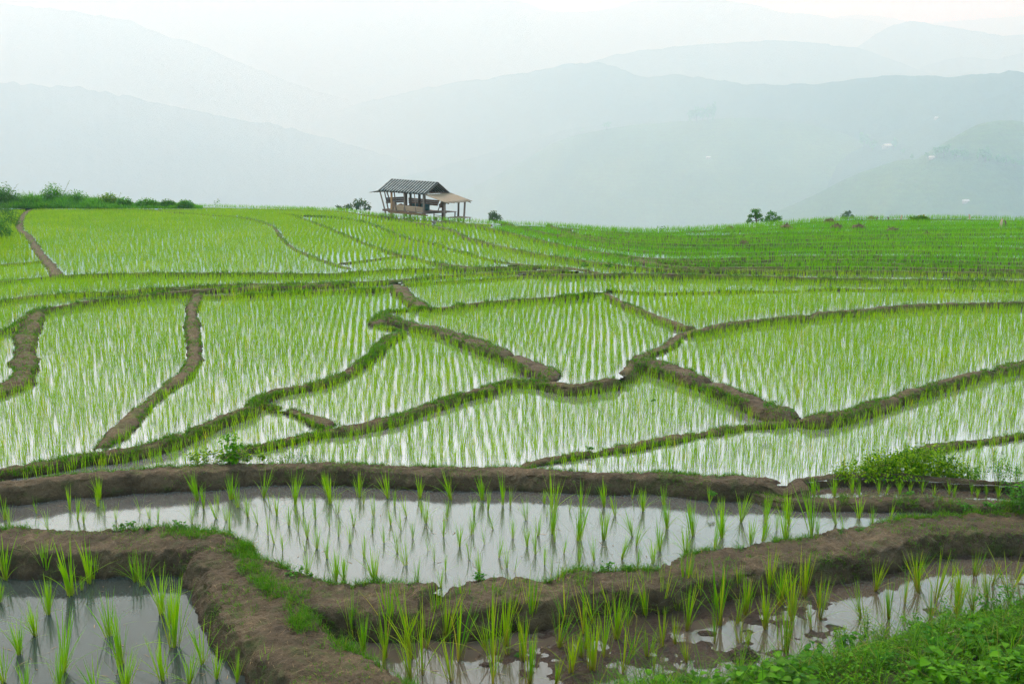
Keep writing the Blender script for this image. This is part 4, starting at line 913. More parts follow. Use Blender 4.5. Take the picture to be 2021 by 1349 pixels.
def lump(name, label, cat, u, v, z, sx, sy, sz, mat, seedv, group=None, rough=.35, straw=0, strawmat='straw'):
    X, Y = (float(a) for a in unproj(u, v, z))
    th, ph = np.meshgrid(np.linspace(0, PI / 2, 14), np.linspace(0, 2 * PI, 28, endpoint=False), indexing='ij')
    dx, dy, dz = np.sin(th) * np.cos(ph), np.sin(th) * np.sin(ph), np.cos(th)
    r = 1 + rough * fbm(dx * 1.6 + seedv, dy * 1.6, dz * 1.6, 3, seed=seedv) + rough * .5 * fbm(dx * 5, dy * 5, dz * 5 + seedv, 2, seed=seedv + 1)
    V = np.stack([dx * r * sx, dy * r * sy, dz * r * sz - .03 * sz], 2).reshape(-1, 3)
    i = np.arange(13 * 28); a, b = i // 28, i % 28
    Q = np.stack([a * 28 + b, (a + 1) * 28 + b, (a + 1) * 28 + (b + 1) % 28, a * 28 + (b + 1) % 28], 1)
    ac = Acc(); ac.add(V, Q, None, t=.0, tint=.5)
    if straw:
        rg = np.random.default_rng(seedv); k = rg.integers(0, len(V), straw)
        add_b(ac, blades(V[k], rg.uniform(0, 2 * PI, straw), rg.uniform(.5, 1.5, straw), rg.uniform(0, .3, straw), sz * rg.uniform(.4, .9, straw), .03, 2, 0, .5))
    return ac.build(name, M[mat], None, True, (X, Y, z), None, label=label, category=cat, group=group)
lump('mud_clod', 'dark crusty clod of earth at the edge of the leafy verge', 'clod', 1470, 1297, .03, .16, .09, .10, 'mud_wet', 3, rough=.6)
for i, (u, v, sx) in enumerate(((1325, 1240, .10), (1300, 1262, .12), (1490, 1225, .10), (960, 1312, .07), (1395, 1250, .11))):
    lump('mud_lump', ('low mud hump below the steep bank', 'flat mud hump beside the middle puddle', 'mud hump with rice beside it', 'small wet mud hump near the diagonal bank', 'round mud hump above the clod')[i], 'mud lump', u, v, .015, sx, sx * .6, .025, 'mud_wet', 10 + i, 'mud humps in the front strip')

# ------------------------------------------------------------------ leafy verge at the very front
BU = [1150, 1260, 1330, 1400, 1480, 1560, 1640, 1700, 1760, 1850, 1950, 2021, 2300, 2700]
BV = [1382, 1360, 1350, 1343, 1332, 1318, 1302, 1287, 1264, 1240, 1214, 1192, 1125, 1040]
vu = np.linspace(1150, 2700, 130); bx, by = unproj(vu, np.interp(vu, BU, BV), .02)
tt = np.linspace(0, 1, 44)
def verge_z(x, s): return .0 + .40 * (1 - np.exp(-s / .55)) + .05 * fbm(x * 2.1, s * 2.1, 0, 3, seed=91) * np.minimum(1, s * 3)
VX = bx[None, :] + 0 * tt[:, None]; VS = tt[:, None] * 3.6 * np.ones_like(bx)[None, :]; VY = by[None, :] - VS
VZ = verge_z(VX, VS) - .03
obj('verge_bank', mesh_np('verge_bank', np.stack([VX, VY, VZ], 2).reshape(-1, 3), grid_quads(44, 130)[:, ::-1], None, M['soil'], True), kind='structure', label='earth bank under the leafy verge')
acc_v, acc_vg = Acc(), Acc()
N = 26000
xs = RNG.uniform(bx.min(), bx.max(), N); ss = RNG.uniform(0, 1, N) ** 1.2 * 2.4
ys = np.interp(xs, bx, by) - ss
zz = verge_z(xs, ss)
u_, v_ = proj(xs, ys, zz); m = (u_ > 1120) & (u_ < 2600) & (v_ < 1440)
dens = fbm(xs * 2.4, ss * 2.4, 0, 3, seed=93)
m &= (dens + RNG.normal(0, .12, N) > -.18)
leafm = m & (np.clip((u_ - 1330) / 260, 0, 1) + .1 > RNG.random(N))
P = np.stack([xs, ys, zz + RNG.uniform(.01, .20, N) * np.clip(.9 + 1.3 * dens, .25, 2) * np.minimum(1, .35 + ss)], 1)[leafm]; n = len(P); a = RNG.uniform(0, 2 * PI, n)
sz = RNG.uniform(.03, .095, n) * (1 + .4 * np.sign(fbm(P[:, 0] * 1.3, P[:, 1] * 1.3, 2, 2, seed=95)))
add_b(acc_v, leaves(P, np.stack([np.cos(a), np.sin(a), RNG.normal(.15, .3, n)], 1), sz, sz * RNG.uniform(.45, .8, n), RNG.uniform(-.5, .5, n), RNG.uniform(0, .98, n), .35))
acc_v.build('verge_undergrowth', M['verge'], kind='stuff', label='dense low leafy undergrowth covering the front verge', category='undergrowth')
gm = m & (RNG.random(N) < np.where(u_ < 1560, .55, .36))
P = np.stack([xs, ys, zz], 1)[gm]; P = np.repeat(P, 4, 0); n = len(P); P[:, :2] += RNG.normal(0, .03, (n, 2))
add_b(acc_vg, blades(P, RNG.uniform(0, 2 * PI, n), RNG.uniform(.05, .9, n), RNG.uniform(.1, .9, n), np.repeat(RNG.uniform(.07, .20, n // 4) + .28 * (RNG.random(n // 4) < .16), 4) * RNG.uniform(.6, 1.2, n), RNG.uniform(.004, .009, n), 4, RNG.uniform(-.6, .6, n), RNG.uniform(0, .98, n)))
nt = 1300
xt = RNG.uniform(bx.min(), bx.max(), nt); s_t = RNG.uniform(.02, 1, nt) ** 1.3 * 1.6; yt = np.interp(xt, bx, by) - s_t; zt = verge_z(xt, s_t)
ut, _v = proj(xt, yt, zt); mt = (ut > 1450) & (ut < 2600) & (fbm(xt * 1.6, s_t * 1.6, 5, 3, seed=97) > -.05)
P = np.repeat(np.stack([xt, yt, zt], 1)[mt], 5, 0); n = len(P); P[:, :2] += RNG.normal(0, .02, (n, 2)); hq = np.repeat(RNG.uniform(.14, .38, int(mt.sum())), 5)
add_b(acc_vg, blades(P, RNG.uniform(0, 2 * PI, n), RNG.uniform(.03, .5, n), RNG.uniform(.1, .9, n), hq * RNG.uniform(.5, 1.1, n), RNG.uniform(.005, .011, n), 6, RNG.uniform(-.5, .5, n), RNG.uniform(0, .98, n)))
acc_vg.build('verge_grass', M['verge_grass'], kind='stuff', label='arching grass blades among the leafy undergrowth of the verge', category='grass')
def vz(u, v):
    X, Y = (float(a) for a in unproj(u, v, .15)); s = float(np.interp(X, bx, by)) - Y
    z = float(verge_z(np.array(X), np.array(max(s, 0)))); X, Y = (float(a) for a in unproj(u, v, z)); return z
for i, (u, v, h, k, lb) in enumerate((
        (1706, 1262, .40, 'f', 'tall feathery weed with needle leaves standing over the muddy water'), (1655, 1268, .22, 'f', 'shorter feathery weed beside the tall one'), (1735, 1270, .22, 'f', 'bushy feathery weed behind the broad-leaved weed'),
        (1672, 1278, .24, 'b', 'broad drooping-leaved weed in front of the feathery weed'), (1610, 1310, .20, 'b', 'broad-leaved weed low at the edge of the verge'), (1840, 1300, .26, 'b', 'broad-leaved weed in the middle of the verge'),
        (1930, 1290, .28, 'b', 'large leafy weed towards the frame corner'), (1760, 1320, .22, 'b', 'leafy weed at the bottom of the frame'), (1560, 1335, .16, 'b', 'small leafy weed beside the clod'),
        (2005, 1200, .38, 't', 'dark twiggy sprig leaning in at the frame edge'), (1960, 1210, .30, 't', 'bushy sprig at the top of the verge'), (1880, 1225, .20, 't', 'low sprig at the water edge of the verge'),
        (1800, 1245, .18, 't', 'small reddish-stemmed sprig by the water'), (1990, 1330, .26, 'b', 'dark leafy weed in the frame corner'))):
    A = {'f': dict(n_stem=5, h=h, spread=.12, n_leaf=300, L=.05, W=.008, lean=.15, upward=.6, droop=.1), 'b': dict(n_stem=3, h=h, spread=.16, n_leaf=40, L=.11, W=.075, lean=.35, droop=.55), 't': dict(n_stem=6, h=h, spread=.22, n_leaf=110, L=.06, W=.028, lean=.5)}[k]
    A['seedv'] = 120 + i
    plant({'f': 'feathery_weed', 'b': 'broad_leaf_weed', 't': 'leafy_sprig'}[k], lb, 'weed', u, v, vz(u, v) - .01, A, {'f': 'vine', 'b': 'weed', 't': 'bush'}[k], 'weeds of the front verge')
st = Acc(); p0 = atdist(1870, 1249, 9.05); p1 = atdist(1922, 1234, 9.2)
st.tube([p0, (p0 + p1) / 2 + Vector((0, 0, .01)), p1], [.007, .006, .004], 6, t=.5, tint=.5)
st.build('dry_stick', M['wood_pale'], label='pale dry stick lying across the leafy verge', category='stick')

# ------------------------------------------------------------------ thicket and bushes on the upper edge, saplings, heaps, stakes
acc_t = Acc()
N = 21000
us = RNG.uniform(-200, 400, N); dpt = RNG.uniform(-2.0, 1.5, N)
top = np.interp(us, [-200, 0, 60, 130, 190, 240, 255, 290, 330, 380, 400], [34, 34, 33, 31, 25, 19, 12, 15, 13, 11, 2])
X, Y = unproj(us, np.full(N, 408.5), 1.0); Y = Y + dpt + 1.2; X = X * (Y / (Y - dpt - 1.2))
hm = (1.0 + .6 * fbm(X * .8, Y * .8, 3, 3, seed=17)) * top / 24.0 * (1 + .12 * fbm(X * .5, Y * .5, 0, 3, seed=7)) * RNG.uniform(.55, 1.05, N) * np.clip(.55 + .25 * (dpt + 2), .5, 1.05)
add_b(acc_t, blades(np.stack([X, Y, np.full(N, .9)], 1), RNG.uniform(0, 2 * PI, N), RNG.uniform(.02, .5, N), RNG.uniform(.05, .6, N), np.maximum(hm, .2), .045, 3, RNG.uniform(-.8, .8, N), RNG.uniform(0, .98, N)))
acc_t.build('tall_grass', M['thicket'], kind='stuff', label='tall grass thicket along the upper edge of the fields', category='grass')
def bush_at(label, u, v, z, rx, h, n, L, mat='thicket', seedv=0, group='bushes along the upper edge of the fields', name='bush', tw=1):
    return heap(name, label, 'bush', [(u, v, z, rx * 1.25, rx * .8, h * 1.35, int(n * 4.5), L * 1.1), (u - rx * 12, v, z, rx * .8, rx * .6, h * 1.0, n * 2, L), (u + rx * 11, v, z, rx * .8, rx * .6, h * 1.1, n * 2, L)], mat, group, tw, seedv=seedv)
heap('bush', 'large dark bush at the frame edge beside the winding mud bank', 'bush', [(-6, 468, .78, .9, .7, 1.1, 1500, .11), (-34, 455, .78, 1.1, .8, 1.6, 1500, .11), (20, 444, .78, .7, .7, 1.0, 1000, .10), (10, 425, .78, .8, .7, .9, 900, .11)], 'bush', 'bushes along the upper edge of the fields', 8, seedv=3)
bush_at('tall dark bush rising above the grass thicket at the frame edge', 4, 408, 1.0, 1.2, 1.35, 600, .16, 'bush', 5)
bush_at('rounded leafy bush in the grass thicket', 105, 407, 1.0, .9, 1.35, 420, .16, 'thicket', 6)
bush_at('broad bright bush in the middle of the grass thicket', 150, 408, .95, 1.0, .95, 700, .13, 'thicket', 15)
bush_at('dark low bush at the foot of the grass thicket', 60, 409, .95, 1.0, .7, 600, .13, 'bush', 16)
bush_at('pale twiggy bush at the sloping end of the thicket', 216, 407, 1.0, .8, .78, 420, .14, 'vine', 7)
bush_at('low bush where the thicket ends', 246, 408, 1.0, .6, .55, 300, .14, 'thicket', 8)
bush_at('low rounded bush alone on the ridge, first past the thicket', 290, 408, 1.0, .8, .50, 360, .13, 'thicket', 9)
bush_at('low bush on the ridge between two others', 332, 408, 1.0, .6, .42, 260, .13, 'bush', 10)
bush_at('last low bush on the ridge past the thicket', 366, 409, 1.0, .55, .45, 260, .13, 'thicket', 11)
bush_at('bright grassy tuft bush on the green ridge', 1815, 435, 1.0, .50, .20, 160, .16, 'grass', 12, tw=1)

def tree(name, label, u, vbase, dist, crowns, n, L, group, mat='tree', seedv=0, cat='tree', trunk_v=None):
    """tapered trunk with limbs to every crown lump; crowns = (u, v, radius across, radius up) in picture units at that distance"""
    rg = np.random.default_rng(seedv); k = dist / F_PX
    base = atdist(u, vbase, dist); root = empty(name, base, 0, label=label, category=cat, group=group)
    tk, cr = Acc(), Acc(); cs = [np.array(atdist(cu, cv, dist)) - np.array(base) for cu, cv, *_ in crowns]
    hub = np.mean(cs, 0) * .55
    tw = .05 + .010 * np.linalg.norm(cs[0])
    tk.tube([(0, 0, -.3), hub * .5 + rg.normal(0, .04, 3), hub], [tw * 1.3, tw, tw * .8], 7)
    for (cu, cv, rx, rz), c in zip(crowns, cs):
        R = np.array([rx * k, rx * k * .9, rz * k])
        tk.tube([hub, (hub + c) / 2 + rg.normal(0, .05, 3), c], [tw * .7, tw * .5, tw * .25], 6)
        for b in range(4):
            d = rg.normal(0, 1, 3); d /= np.linalg.norm(d); tk.tube([c, c + d * R * .8], [tw * .22, tw * .08], 5)
        m = max(30, int(n * rx * rz / sum(a[2] * a[3] for a in crowns)))
        kk = max(4, m // 14); cen = rg.normal(0, 1, (kk, 3)); cen /= np.linalg.norm(cen, axis=1)[:, None]; cen *= rg.uniform(.35, .95, kk)[:, None]
        P = c + (cen[rg.integers(0, kk, m)] + rg.normal(0, .16, (m, 3))) * R
        add_b(cr, leaves(P, rg.normal(0, 1, (m, 3)) + [0, 0, -.1], L * rg.uniform(.6, 1.2, m), L * .5 * rg.uniform(.6, 1.2, m), rg.uniform(-1, 1, m), rg.uniform(0, .98, m), .2))
    tk.build('trunk', M['trunk'], root, True); cr.build('crown', M[mat], root)
    return root
RG = 'small trees showing over the ridge'
tree('sapling', 'taller open-crowned sapling of the pair in the dip of the ridge', 1495, 446, 84, [(1491,416,10.8,6.5),(1484,427,7.2,5.2),(1498,425,9.6,6.5),(1480,437,8.4,3.9),(1502,433,6.0,3.9)], 800, .17, RG, 'bush', 1)
tree('sapling', 'rounder low sapling of the pair in the dip of the ridge', 1520, 446, 86, [(1522,424,12.0,6.5),(1534,430,12.0,5.2),(1515,432,10.8,6.5),(1526,436,14.4,5.2)], 800, .17, RG, 'bush', 2)
tree('small_tree', 'round bushy tree peeping over the ridge beside the hut', 711, 424, 150, [(712,402,14,9),(722,408,10,6),(703,407,8,7)], 420, .42, RG, 'tree', 3)
tree('small_tree', 'low bushy tree next to the round tree beside the hut', 686, 424, 152, [(688,407,9,6),(672,410,7,4)], 260, .42, RG, 'tree', 4)
tree('small_tree', 'single round tree over the ridge past the hut awning', 976, 446, 150, [(976,421,9,8),(979,431,13,9),(968,428,6,6)], 420, .42, RG, 'tree', 5)
tree('small_tree', 'hazy small tree behind the heaps on the green ridge', 1673, 440, 230, [(1675,421,8,5),(1668,427,9,5),(1681,428,5,5)], 300, .6, RG, 'tree', 6)
for i, (u, v, lb) in enumerate(((300, 407, 'x'),)): pass

HG = 'dark straw heaps on the green terraces'
for i, (u, v, w_, h_, lb) in enumerate(((1440,451,9,5,'faint low straw heap nearest the sapling pair'),(1552,453,15,10,'wide brown straw heap just below the ridge'),(1637,442,12,11,'tallest straw heap, up against the ridge'),(1651,453,15,11,'green-tinged straw heap in front of the tallest one'),
        (1695,453,16,11,'wide dark straw heap in the middle of the row'),(1762,458,13,9,'mossy round straw heap past the middle of the row'),(1829,464,9,6,'small pale-footed straw heap at the end of the row'),(1720,432,9,5,'flat straw heap on the ridge line'),(1468,483,10,8,'straw heap on a terrace below the row'))):
    X, Y = unproj(u, v, 1.0); s = float(Y) / F_PX
    lump('straw_heap', lb, 'straw heap', u, v, .98, w_ * s * .9, w_ * s * .7, h_ * s * .95, 'straw', 30 + i, HG, .35, 60)
for i, (u, v, h_, lb) in enumerate(((1913,434,11,'thin bleached stake on the ridge line'),(1975,448,16,'thick pale stake in the wet grass near the frame edge'),(1984,446,11,'dark short stake beside the thick pale one'),(1778,433,8,'pale stake on the ridge near the grassy tuft'),(1753,433,5,'tiny dark stake on the ridge'),(1730,433,5,'tiny stake beside the flat straw heap'))):
    X, Y = (float(a) for a in unproj(u, v, 1.0)); s = Y / F_PX; a = Acc()
    a.tube([(0, 0, -.1), (.02, 0, h_ * s * .5), (.05 * (1 if i % 2 else -1), .02, h_ * s)], [.06 if i != 1 else .09, .055 if i != 1 else .08, .04], 7)
    a.build('wooden_stake', M['wood_pale' if i in (0, 1, 3) else 'wood_dark'], None, False, (X, Y, 1.0), None, label=lb, category='stake', group='stakes along the ridge')
# ------------------------------------------------------------------ the field hut
HX, HY = (float(a) for a in unproj(817, 425, .98)); HPH = math.radians(32); HTILT = math.radians(2.6)
hut = empty('field_hut', (HX, HY, .98), 0, label='open wooden field hut on the ridge with corrugated roof and tan side awning', category='hut')
hut.rotation_euler = (0, HTILT, -HPH)
LX, LY, ZE, RISE = 2.16, 1.54, 1.72, .76                     # half length, half depth of the roof, eave height, rise
def sheet(name, p00, p10, p01, waves, amp, mat, parent, nu=None, nv=6, thick=.02, sag=0.0, lap=0.0):
    """corrugated sheet with thickness: p00 -> p10 across the ribs, p00 -> p01 along them"""
    p00, p10, p01 = (np.array(a, float) for a in (p00, p10, p01)); e1, e2 = p10 - p00, p01 - p00
    nn = np.cross(e1, e2); nn /= np.linalg.norm(nn)
    if nn[2] < 0: nn = -nn
    nu = nu or waves * 6 + 1
    a, b = np.meshgrid(np.linspace(0, 1, nu), np.linspace(0, 1, nv), indexing='xy')
    off = amp * np.sin(a * waves * 2 * PI) + lap * (b < .5) + sag * np.sin(a * PI) * -1
    jag = .03 * np.sin(a * 31) * (b > .99)
    top = p00 + a[..., None] * e1 + (b + jag)[..., None] * e2 + off[..., None] * nn
    bot = top - nn * thick
    V = np.concatenate([top.reshape(-1, 3), bot.reshape(-1, 3)]); n = nu * nv
    rib = np.tile((.5 + .5 * np.cos(a * waves * 2 * PI - .35 * PI)).ravel(), 2)  # stripe mask: pale crest, painted shade down one flank
    q = grid_quads(nv, nu); Q = [q, q[:, ::-1] + n]
    def edge(ix): ix = np.array(ix); return np.stack([ix[:-1], ix[1:], ix[1:] + n, ix[:-1] + n], 1)
    Q += [edge(range(nu)), edge(range((nv - 1) * nu, nv * nu)), edge(range(0, n, nu)), edge(range(nu - 1, n, nu))]
    return obj(name, mesh_np(name, V, np.concatenate(Q), None, M[mat], False, {'rib': rib}), parent)
ZR = ZE + RISE
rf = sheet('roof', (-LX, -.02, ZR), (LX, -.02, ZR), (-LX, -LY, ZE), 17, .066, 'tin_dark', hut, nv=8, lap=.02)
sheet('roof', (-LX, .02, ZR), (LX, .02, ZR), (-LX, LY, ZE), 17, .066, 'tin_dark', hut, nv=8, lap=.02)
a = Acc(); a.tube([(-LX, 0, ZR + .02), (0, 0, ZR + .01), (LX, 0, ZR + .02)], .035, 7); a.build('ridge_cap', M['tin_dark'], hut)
aw = sheet('awning', (LX - .06, -LY - .05, ZE - .02), (LX - .06, LY + .05, ZE + .02), (LX + 1.85, -LY + .05, ZE - .50), 10, .010, 'tin_tan', hut, nv=5, sag=.02)
for y in (-1.3, 0, 1.4):
    a = Acc(); a.bar((LX - .05, y, ZE - .07), (LX + 1.86, y + .05, ZE - .56), .05, .05); a.build('awning_rafter', M['wood_dark'], aw)
a = Acc(); a.bar((LX + 1.5, -1.35, ZE - .47), (LX + 1.5, 1.5, ZE - .47), .06, .06); a.build('awning_beam', M['wood_dark'], aw)
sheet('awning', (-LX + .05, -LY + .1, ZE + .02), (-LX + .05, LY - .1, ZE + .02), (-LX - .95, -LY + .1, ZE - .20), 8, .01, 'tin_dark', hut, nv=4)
for x in (-LX + .10, -.7, .7, LX - .10):
    for s in (-1, 1):
        a = Acc(); a.bar((x, 0, ZR - .07), (x, s * (LY - .02), ZE - .07), .06, .08); a.build('rafter', M['wood_dark'], hut)
for y in (-LY + .22, LY - .22):
    a = Acc(); a.bar((-LX + .02, y, ZE - .02), (LX - .02, y, ZE - .02), .07, .09); a.build('eave_beam', M['wood_dark'], hut)
a = Acc(); a.bar((LX - .10, -LY + .25, ZE + .05), (LX - .10, LY - .25, ZE + .05), .06, .07); a.build('tie_beam', M['wood_dark'], hut)
a = Acc(); a.bar((-LX + .10, -LY + .25, ZE + .05), (-LX + .10, LY - .25, ZE + .05), .06, .07); a.build('tie_beam', M['wood_dark'], hut)
FY, BY = -1.28, 1.25
def post(x0, z0, x1, z1, y0, y1, r, mat):
    a = Acc(); mx, my, mz_ = (x0 + x1) / 2 + .015, (y0 + y1) / 2, (z0 + z1) / 2
    a.tube([(x0, y0, z0), (mx, my, mz_), (x1, y1, z1)], [r * 1.08, r, r * .92], 7); a.build('post', M[mat], hut, True)
post(-1.07, -.25, -1.10, ZE, FY, FY, .085, 'wood_warm'); post(.12, -.25, .10, ZE, FY, FY, .075, 'wood_grey'); post(1.88, -.3, 1.82, ZE, FY, FY, .085, 'wood_grey')
post(-1.72, -.25, -1.72, ZE, BY, BY, .08, 'wood_dark'); post(-.02, -.25, -.02, ZE, BY, BY, .10, 'wood_dark'); post(1.70, -.3, 1.70, ZE, BY, BY, .10, 'wood_dark')
post(-.35, -.25, -.35, ZE + .2, 0, 0, .09, 'wood_dark'); post(.30, .3, .30, ZE + .3, .2, .2, .10, 'wood_dark')
post(-1.60, .05, -2.12, ZE, FY, FY - .1, .055, 'wood_grey'); post(-1.55, .4, -1.85, ZE, FY + .2, FY + .1, .045, 'wood_dark'); post(-1.30, .9, -1.55, ZE, FY + .1, FY, .05, 'wood_dark')
post(-.58, .35, -.86, ZE, FY - .05, FY, .05, 'wood_dark'); post(1.22, .3, .98, ZE, FY - .06, FY, .035, 'wood_grey'); post(.24, .3, .05, ZE, FY - .06, FY - .02, .045, 'wood_grey')
post(1.95, .45, 2.3, ZE - .15, .3, .4, .035, 'wood_dark')
post(LX + .95, -.3, LX + .95, ZE - .27, 1.2, 1.2, .075, 'wood_dark'); post(LX + 1.45, -.35, LX + 1.45, ZE - .45, -1.2, -1.2, .08, 'wood_grey'); post(LX + 1.50, -.38, LX + 1.55, ZE - .47, 1.1, 1.15, .075, 'wood_grey')
ZF = .38
a = Acc()
for k in range(13):
    y = -1.30 + k * .205; a.box((.12, y, ZF), (3.9, .19, .035))
a.build('floor', M['wood_grey'], hut)
a = Acc(); a.bar((-1.85, FY - .06, ZF - .07), (2.05, FY - .06, ZF - .10), .07, .10); a.build('floor_beam', M['wood_brown'], hut)
a = Acc(); a.bar((-1.85, 1.2, ZF - .08), (2.05, 1.2, ZF - .08), .07, .10); a.build('floor_beam', M['wood_dark'], hut)
for x in (-1.6, -.4, .8, 1.85):
    a = Acc(); a.bar((x, FY - .12, ZF - .06), (x, 1.3, ZF - .06), .07, .07); a.build('joist', M['wood_dark'], hut)
a = Acc()
for k in range(3):
    a.box((.55, FY - .03 - .012 * k, ZF + .09 + k * .125), (2.75 - .12 * k, .03, .12), None)
a.build('front_board', M['wood_pale'], hut)
a = Acc(); a.box((.5, FY - .10, ZF - .16), (3.6, .03, .10)); a.build('skirt_board', M['wood_brown'], hut)
a = Acc(); t_ = math.radians(14); R = [[math.cos(t_), 0, -math.sin(t_)], [0, 1, 0], [math.sin(t_), 0, math.cos(t_)]]
for k in range(3): a.box((-1.78 - .035 * k, .1, .86 + k * .14), (.03, 2.3 - .1 * k, .13), R)
a.build('end_board', M['wood_dark'], hut)
a = Acc(); R = [[1, 0, 0], [0, math.cos(t_), math.sin(t_)], [0, -math.sin(t_), math.cos(t_)]]
for k in range(3): a.box((-.1, 1.22 + .035 * k, .80 + k * .14), (2.7 + .08 * k, .03, .13), R)
a.build('back_board', M['wood_brown'], hut)
a = Acc(); a.bar((1.4, 1.25, .7), (2.05, 1.3, 1.22), .05, .3); a.build('back_board', M['wood_brown'], hut)
Mh = hut.matrix_basis
from mathutils import Matrix, Euler
Mh = Matrix.Translation((HX, HY, .98)) @ Euler((0, HTILT, -HPH)).to_matrix().to_4x4()
def hut_thing(name, label, cat, at, group=None):
    p = Mh @ Vector(at); o = empty(name, p, 0, label=label, category=cat, group=group); o.rotation_euler = (0, HTILT, -HPH); return o
o = hut_thing('storage_chest', 'teal painted wooden chest on the floor of the hut', 'chest', (.15, .55, ZF + .02))
a = Acc(); a.box((0, 0, .19), (1.35, .5, .38)); a.build('body', M['teal'], o)
a = Acc(); a.box((0, 0, .405), (1.40, .54, .045)); a.build('lid', M['teal'], o)
for k in (-.4, .4):
    a = Acc(); a.box((k, -.262, .22), (.05, .02, .34)); a.build('batten', M['teal'], o)
def sack(label, at, s, mat, sd):
    p = Mh @ Vector(at); th, ph = np.meshgrid(np.linspace(.05, PI - .05, 12), np.linspace(0, 2 * PI, 20, endpoint=False), indexing='ij')
    dx, dy, dz = np.sin(th) * np.cos(ph), np.sin(th) * np.sin(ph), np.cos(th)
    r = 1 + .25 * fbm(dx * 2 + sd, dy * 2, dz * 2, 3, seed=sd)
    V = np.stack([np.sign(dx) * np.abs(dx) ** .8 * r * s[0], dy * r * s[1], np.sign(dz) * np.abs(dz) ** .7 * r * s[2] + s[2] * .9], 2).reshape(-1, 3)
    i = np.arange(11 * 20); a_, b_ = i // 20, i % 20
    Q = np.stack([a_ * 20 + b_, (a_ + 1) * 20 + b_, (a_ + 1) * 20 + (b_ + 1) % 20, a_ * 20 + (b_ + 1) % 20], 1)
    ac = Acc(); ac.add(V, Q); ac.tube([(0, 0, 1.75 * s[2]), (.02, 0, 2.05 * s[2])], [.05, .03], 7)
    ac.build('sack', M[mat], None, True, p, (0, 0, sd), label=label, category='sack', group='sacks inside the hut')
sack('upright pale sack at the end of the hut', (-1.42, -.55, ZF + .02), (.22, .18, .26), 'sack', 1)
sack('squat pale sack behind the warm new post', (-1.25, .05, ZF + .02), (.26, .2, .19), 'sack', 2)
sack('dark bundle slumped beside the sacks', (-.70, .35, ZF + .02), (.34, .24, .15), 'wood_dark', 3)
def bench(name, label, at, L, W, H, mat):
    o = hut_thing(name, label, 'bench', at); a = Acc()
    for k in range(4): a.box((0, (k - 1.5) * W / 4, H), (L, W / 4 - .015, .035))
    a.build('seat', M[mat], o)
    for sx in (-1, 1):
        for sy in (-1, 1):
            a = Acc(); a.bar((sx * (L / 2 - .1), sy * (W / 2 - .08), -.2), (sx * (L / 2 - .1), sy * (W / 2 - .08), H - .02), .06); a.build('leg', M['wood_dark'], o)
    a = Acc(); a.bar((-L / 2 + .1, -W / 2 + .08, H * .5), (L / 2 - .1, -W / 2 + .08, H * .5), .04); a.build('stretcher', M['wood_dark'], o)
bench('side_bench', 'grey plank bench at the open end of the hut', (LX + .38, .3, -.05), 1.1, 1.5, .50, 'wood_grey')
bench('low_bench', 'low weathered bench under the front of the tan awning', (LX + 1.75, .2, -.12), 1.0, 1.7, .26, 'wood_grey')
a = Acc(); a.box((0, 0, .17), (.9, .25, .035)); so_ = hut_thing('wooden_step', 'small wooden step between the two benches', 'step', (LX + .75, -.75, -.05))
a.build('tread', M['wood_grey'], so_)
for sx in (-1, 1):
    b_ = Acc(); b_.box((sx * .36, 0, .05), (.06, .22, .2)); b_.build('leg', M['wood_dark'], so_)

# ------------------------------------------------------------------ hills across the valley
HILLS = []
def hill(label, pts, mat, depth, zb, gully, bump, seedv, tree_amp=4.0, nc=260, nr=46):
    P = np.array(pts, float); P[:, 2] *= HS; depth, zb, gully, bump, tree_amp = depth * HS, zb * HS, gully * HS, bump * HS, tree_amp * HS
    u = np.linspace(P[0, 0], P[-1, 0], nc)
    q = densify(P[:, :2], 6.0)
    if np.all(np.diff(q[:, 0]) > 0): v = np.interp(u, q[:, 0], q[:, 1])
    else: v = np.interp(u, P[:, 0], P[:, 1])
    v = smooth1(v, 5); D = smooth1(np.interp(u, P[:, 0], P[:, 2]), 21)
    rx, rz = ray(u, v); zr = CAMZ + rz * D
    zr = zr + tree_amp * fbm(rx * D / (22. * HS), D * .01 / HS, 0, 3, seed=seedv)
    rows = []
    for s in np.linspace(1, 0, 7)[:-1]:                       # the far side
        Dd = D * (1 + .25 * s); rows.append(np.stack([rx * Dd, Dd, zr - (zr - zb) * .8 * s ** 1.1 - 2], 1))
    for t in np.linspace(0, 1, nr):
        Dd = D - depth * t * (D / D.max()); X, Y = rx * Dd, Dd
        pr = .55 * t + .45 * t * t * (3 - 2 * t)
        Z = zr - (zr - zb) * pr + gully * fbm(X / (260. * HS), Y / (420. * HS), 0, 4, seed=seedv + 3) * math.sin(PI * min(t * 1.2, 1)) ** .7 \
            + bump * fbm(X / (30. * HS), Y / (30. * HS), 0, 3, seed=seedv + 9) * min(1, t * 6)
        rows.append(np.stack([X, Y, Z], 1))
    V = np.concatenate(rows); Q = grid_quads(len(rows), nc)[:, ::-1]
    o = obj('hill', mesh_np('hill', V, Q, None, M[mat], True), kind='structure', label=label)
    HILLS.append((V, Q)); return o
hill('pale farthest range at the horizon', [(1500,60,5200),(1600,44,5200),(1682,30,5200),(1757,35,5200),(1800,44,5200),(1909,40,5200),(2021,32,5200),(2200,28,5200),(2700,60,5200)], 'forest_far', 1400, -300, 60, 6, 1)
hill('huge pale mountain filling the sky', [(-700,60,4600),(-200,20,4600),(100,-8,4600),(300,-24,4600),(600,-26,4600),(850,-20,4600),(980,-10,4600),(1030,2,4600),(1076,20,4600),(1130,24,4600),(1202,18,4600),(1252,3,4600),(1300,-10,4600),(1400,-9,4600),(1455,5,4600),(1490,8,4600),(1530,23,4600),(1606,28,4600),(1656,38,4600),(1700,37,4600),(1740,46,4600),(1790,62,4600),(1850,84,4600),(2000,130,4600)], 'forest_far', 1500, -350, 90, 6, 2)
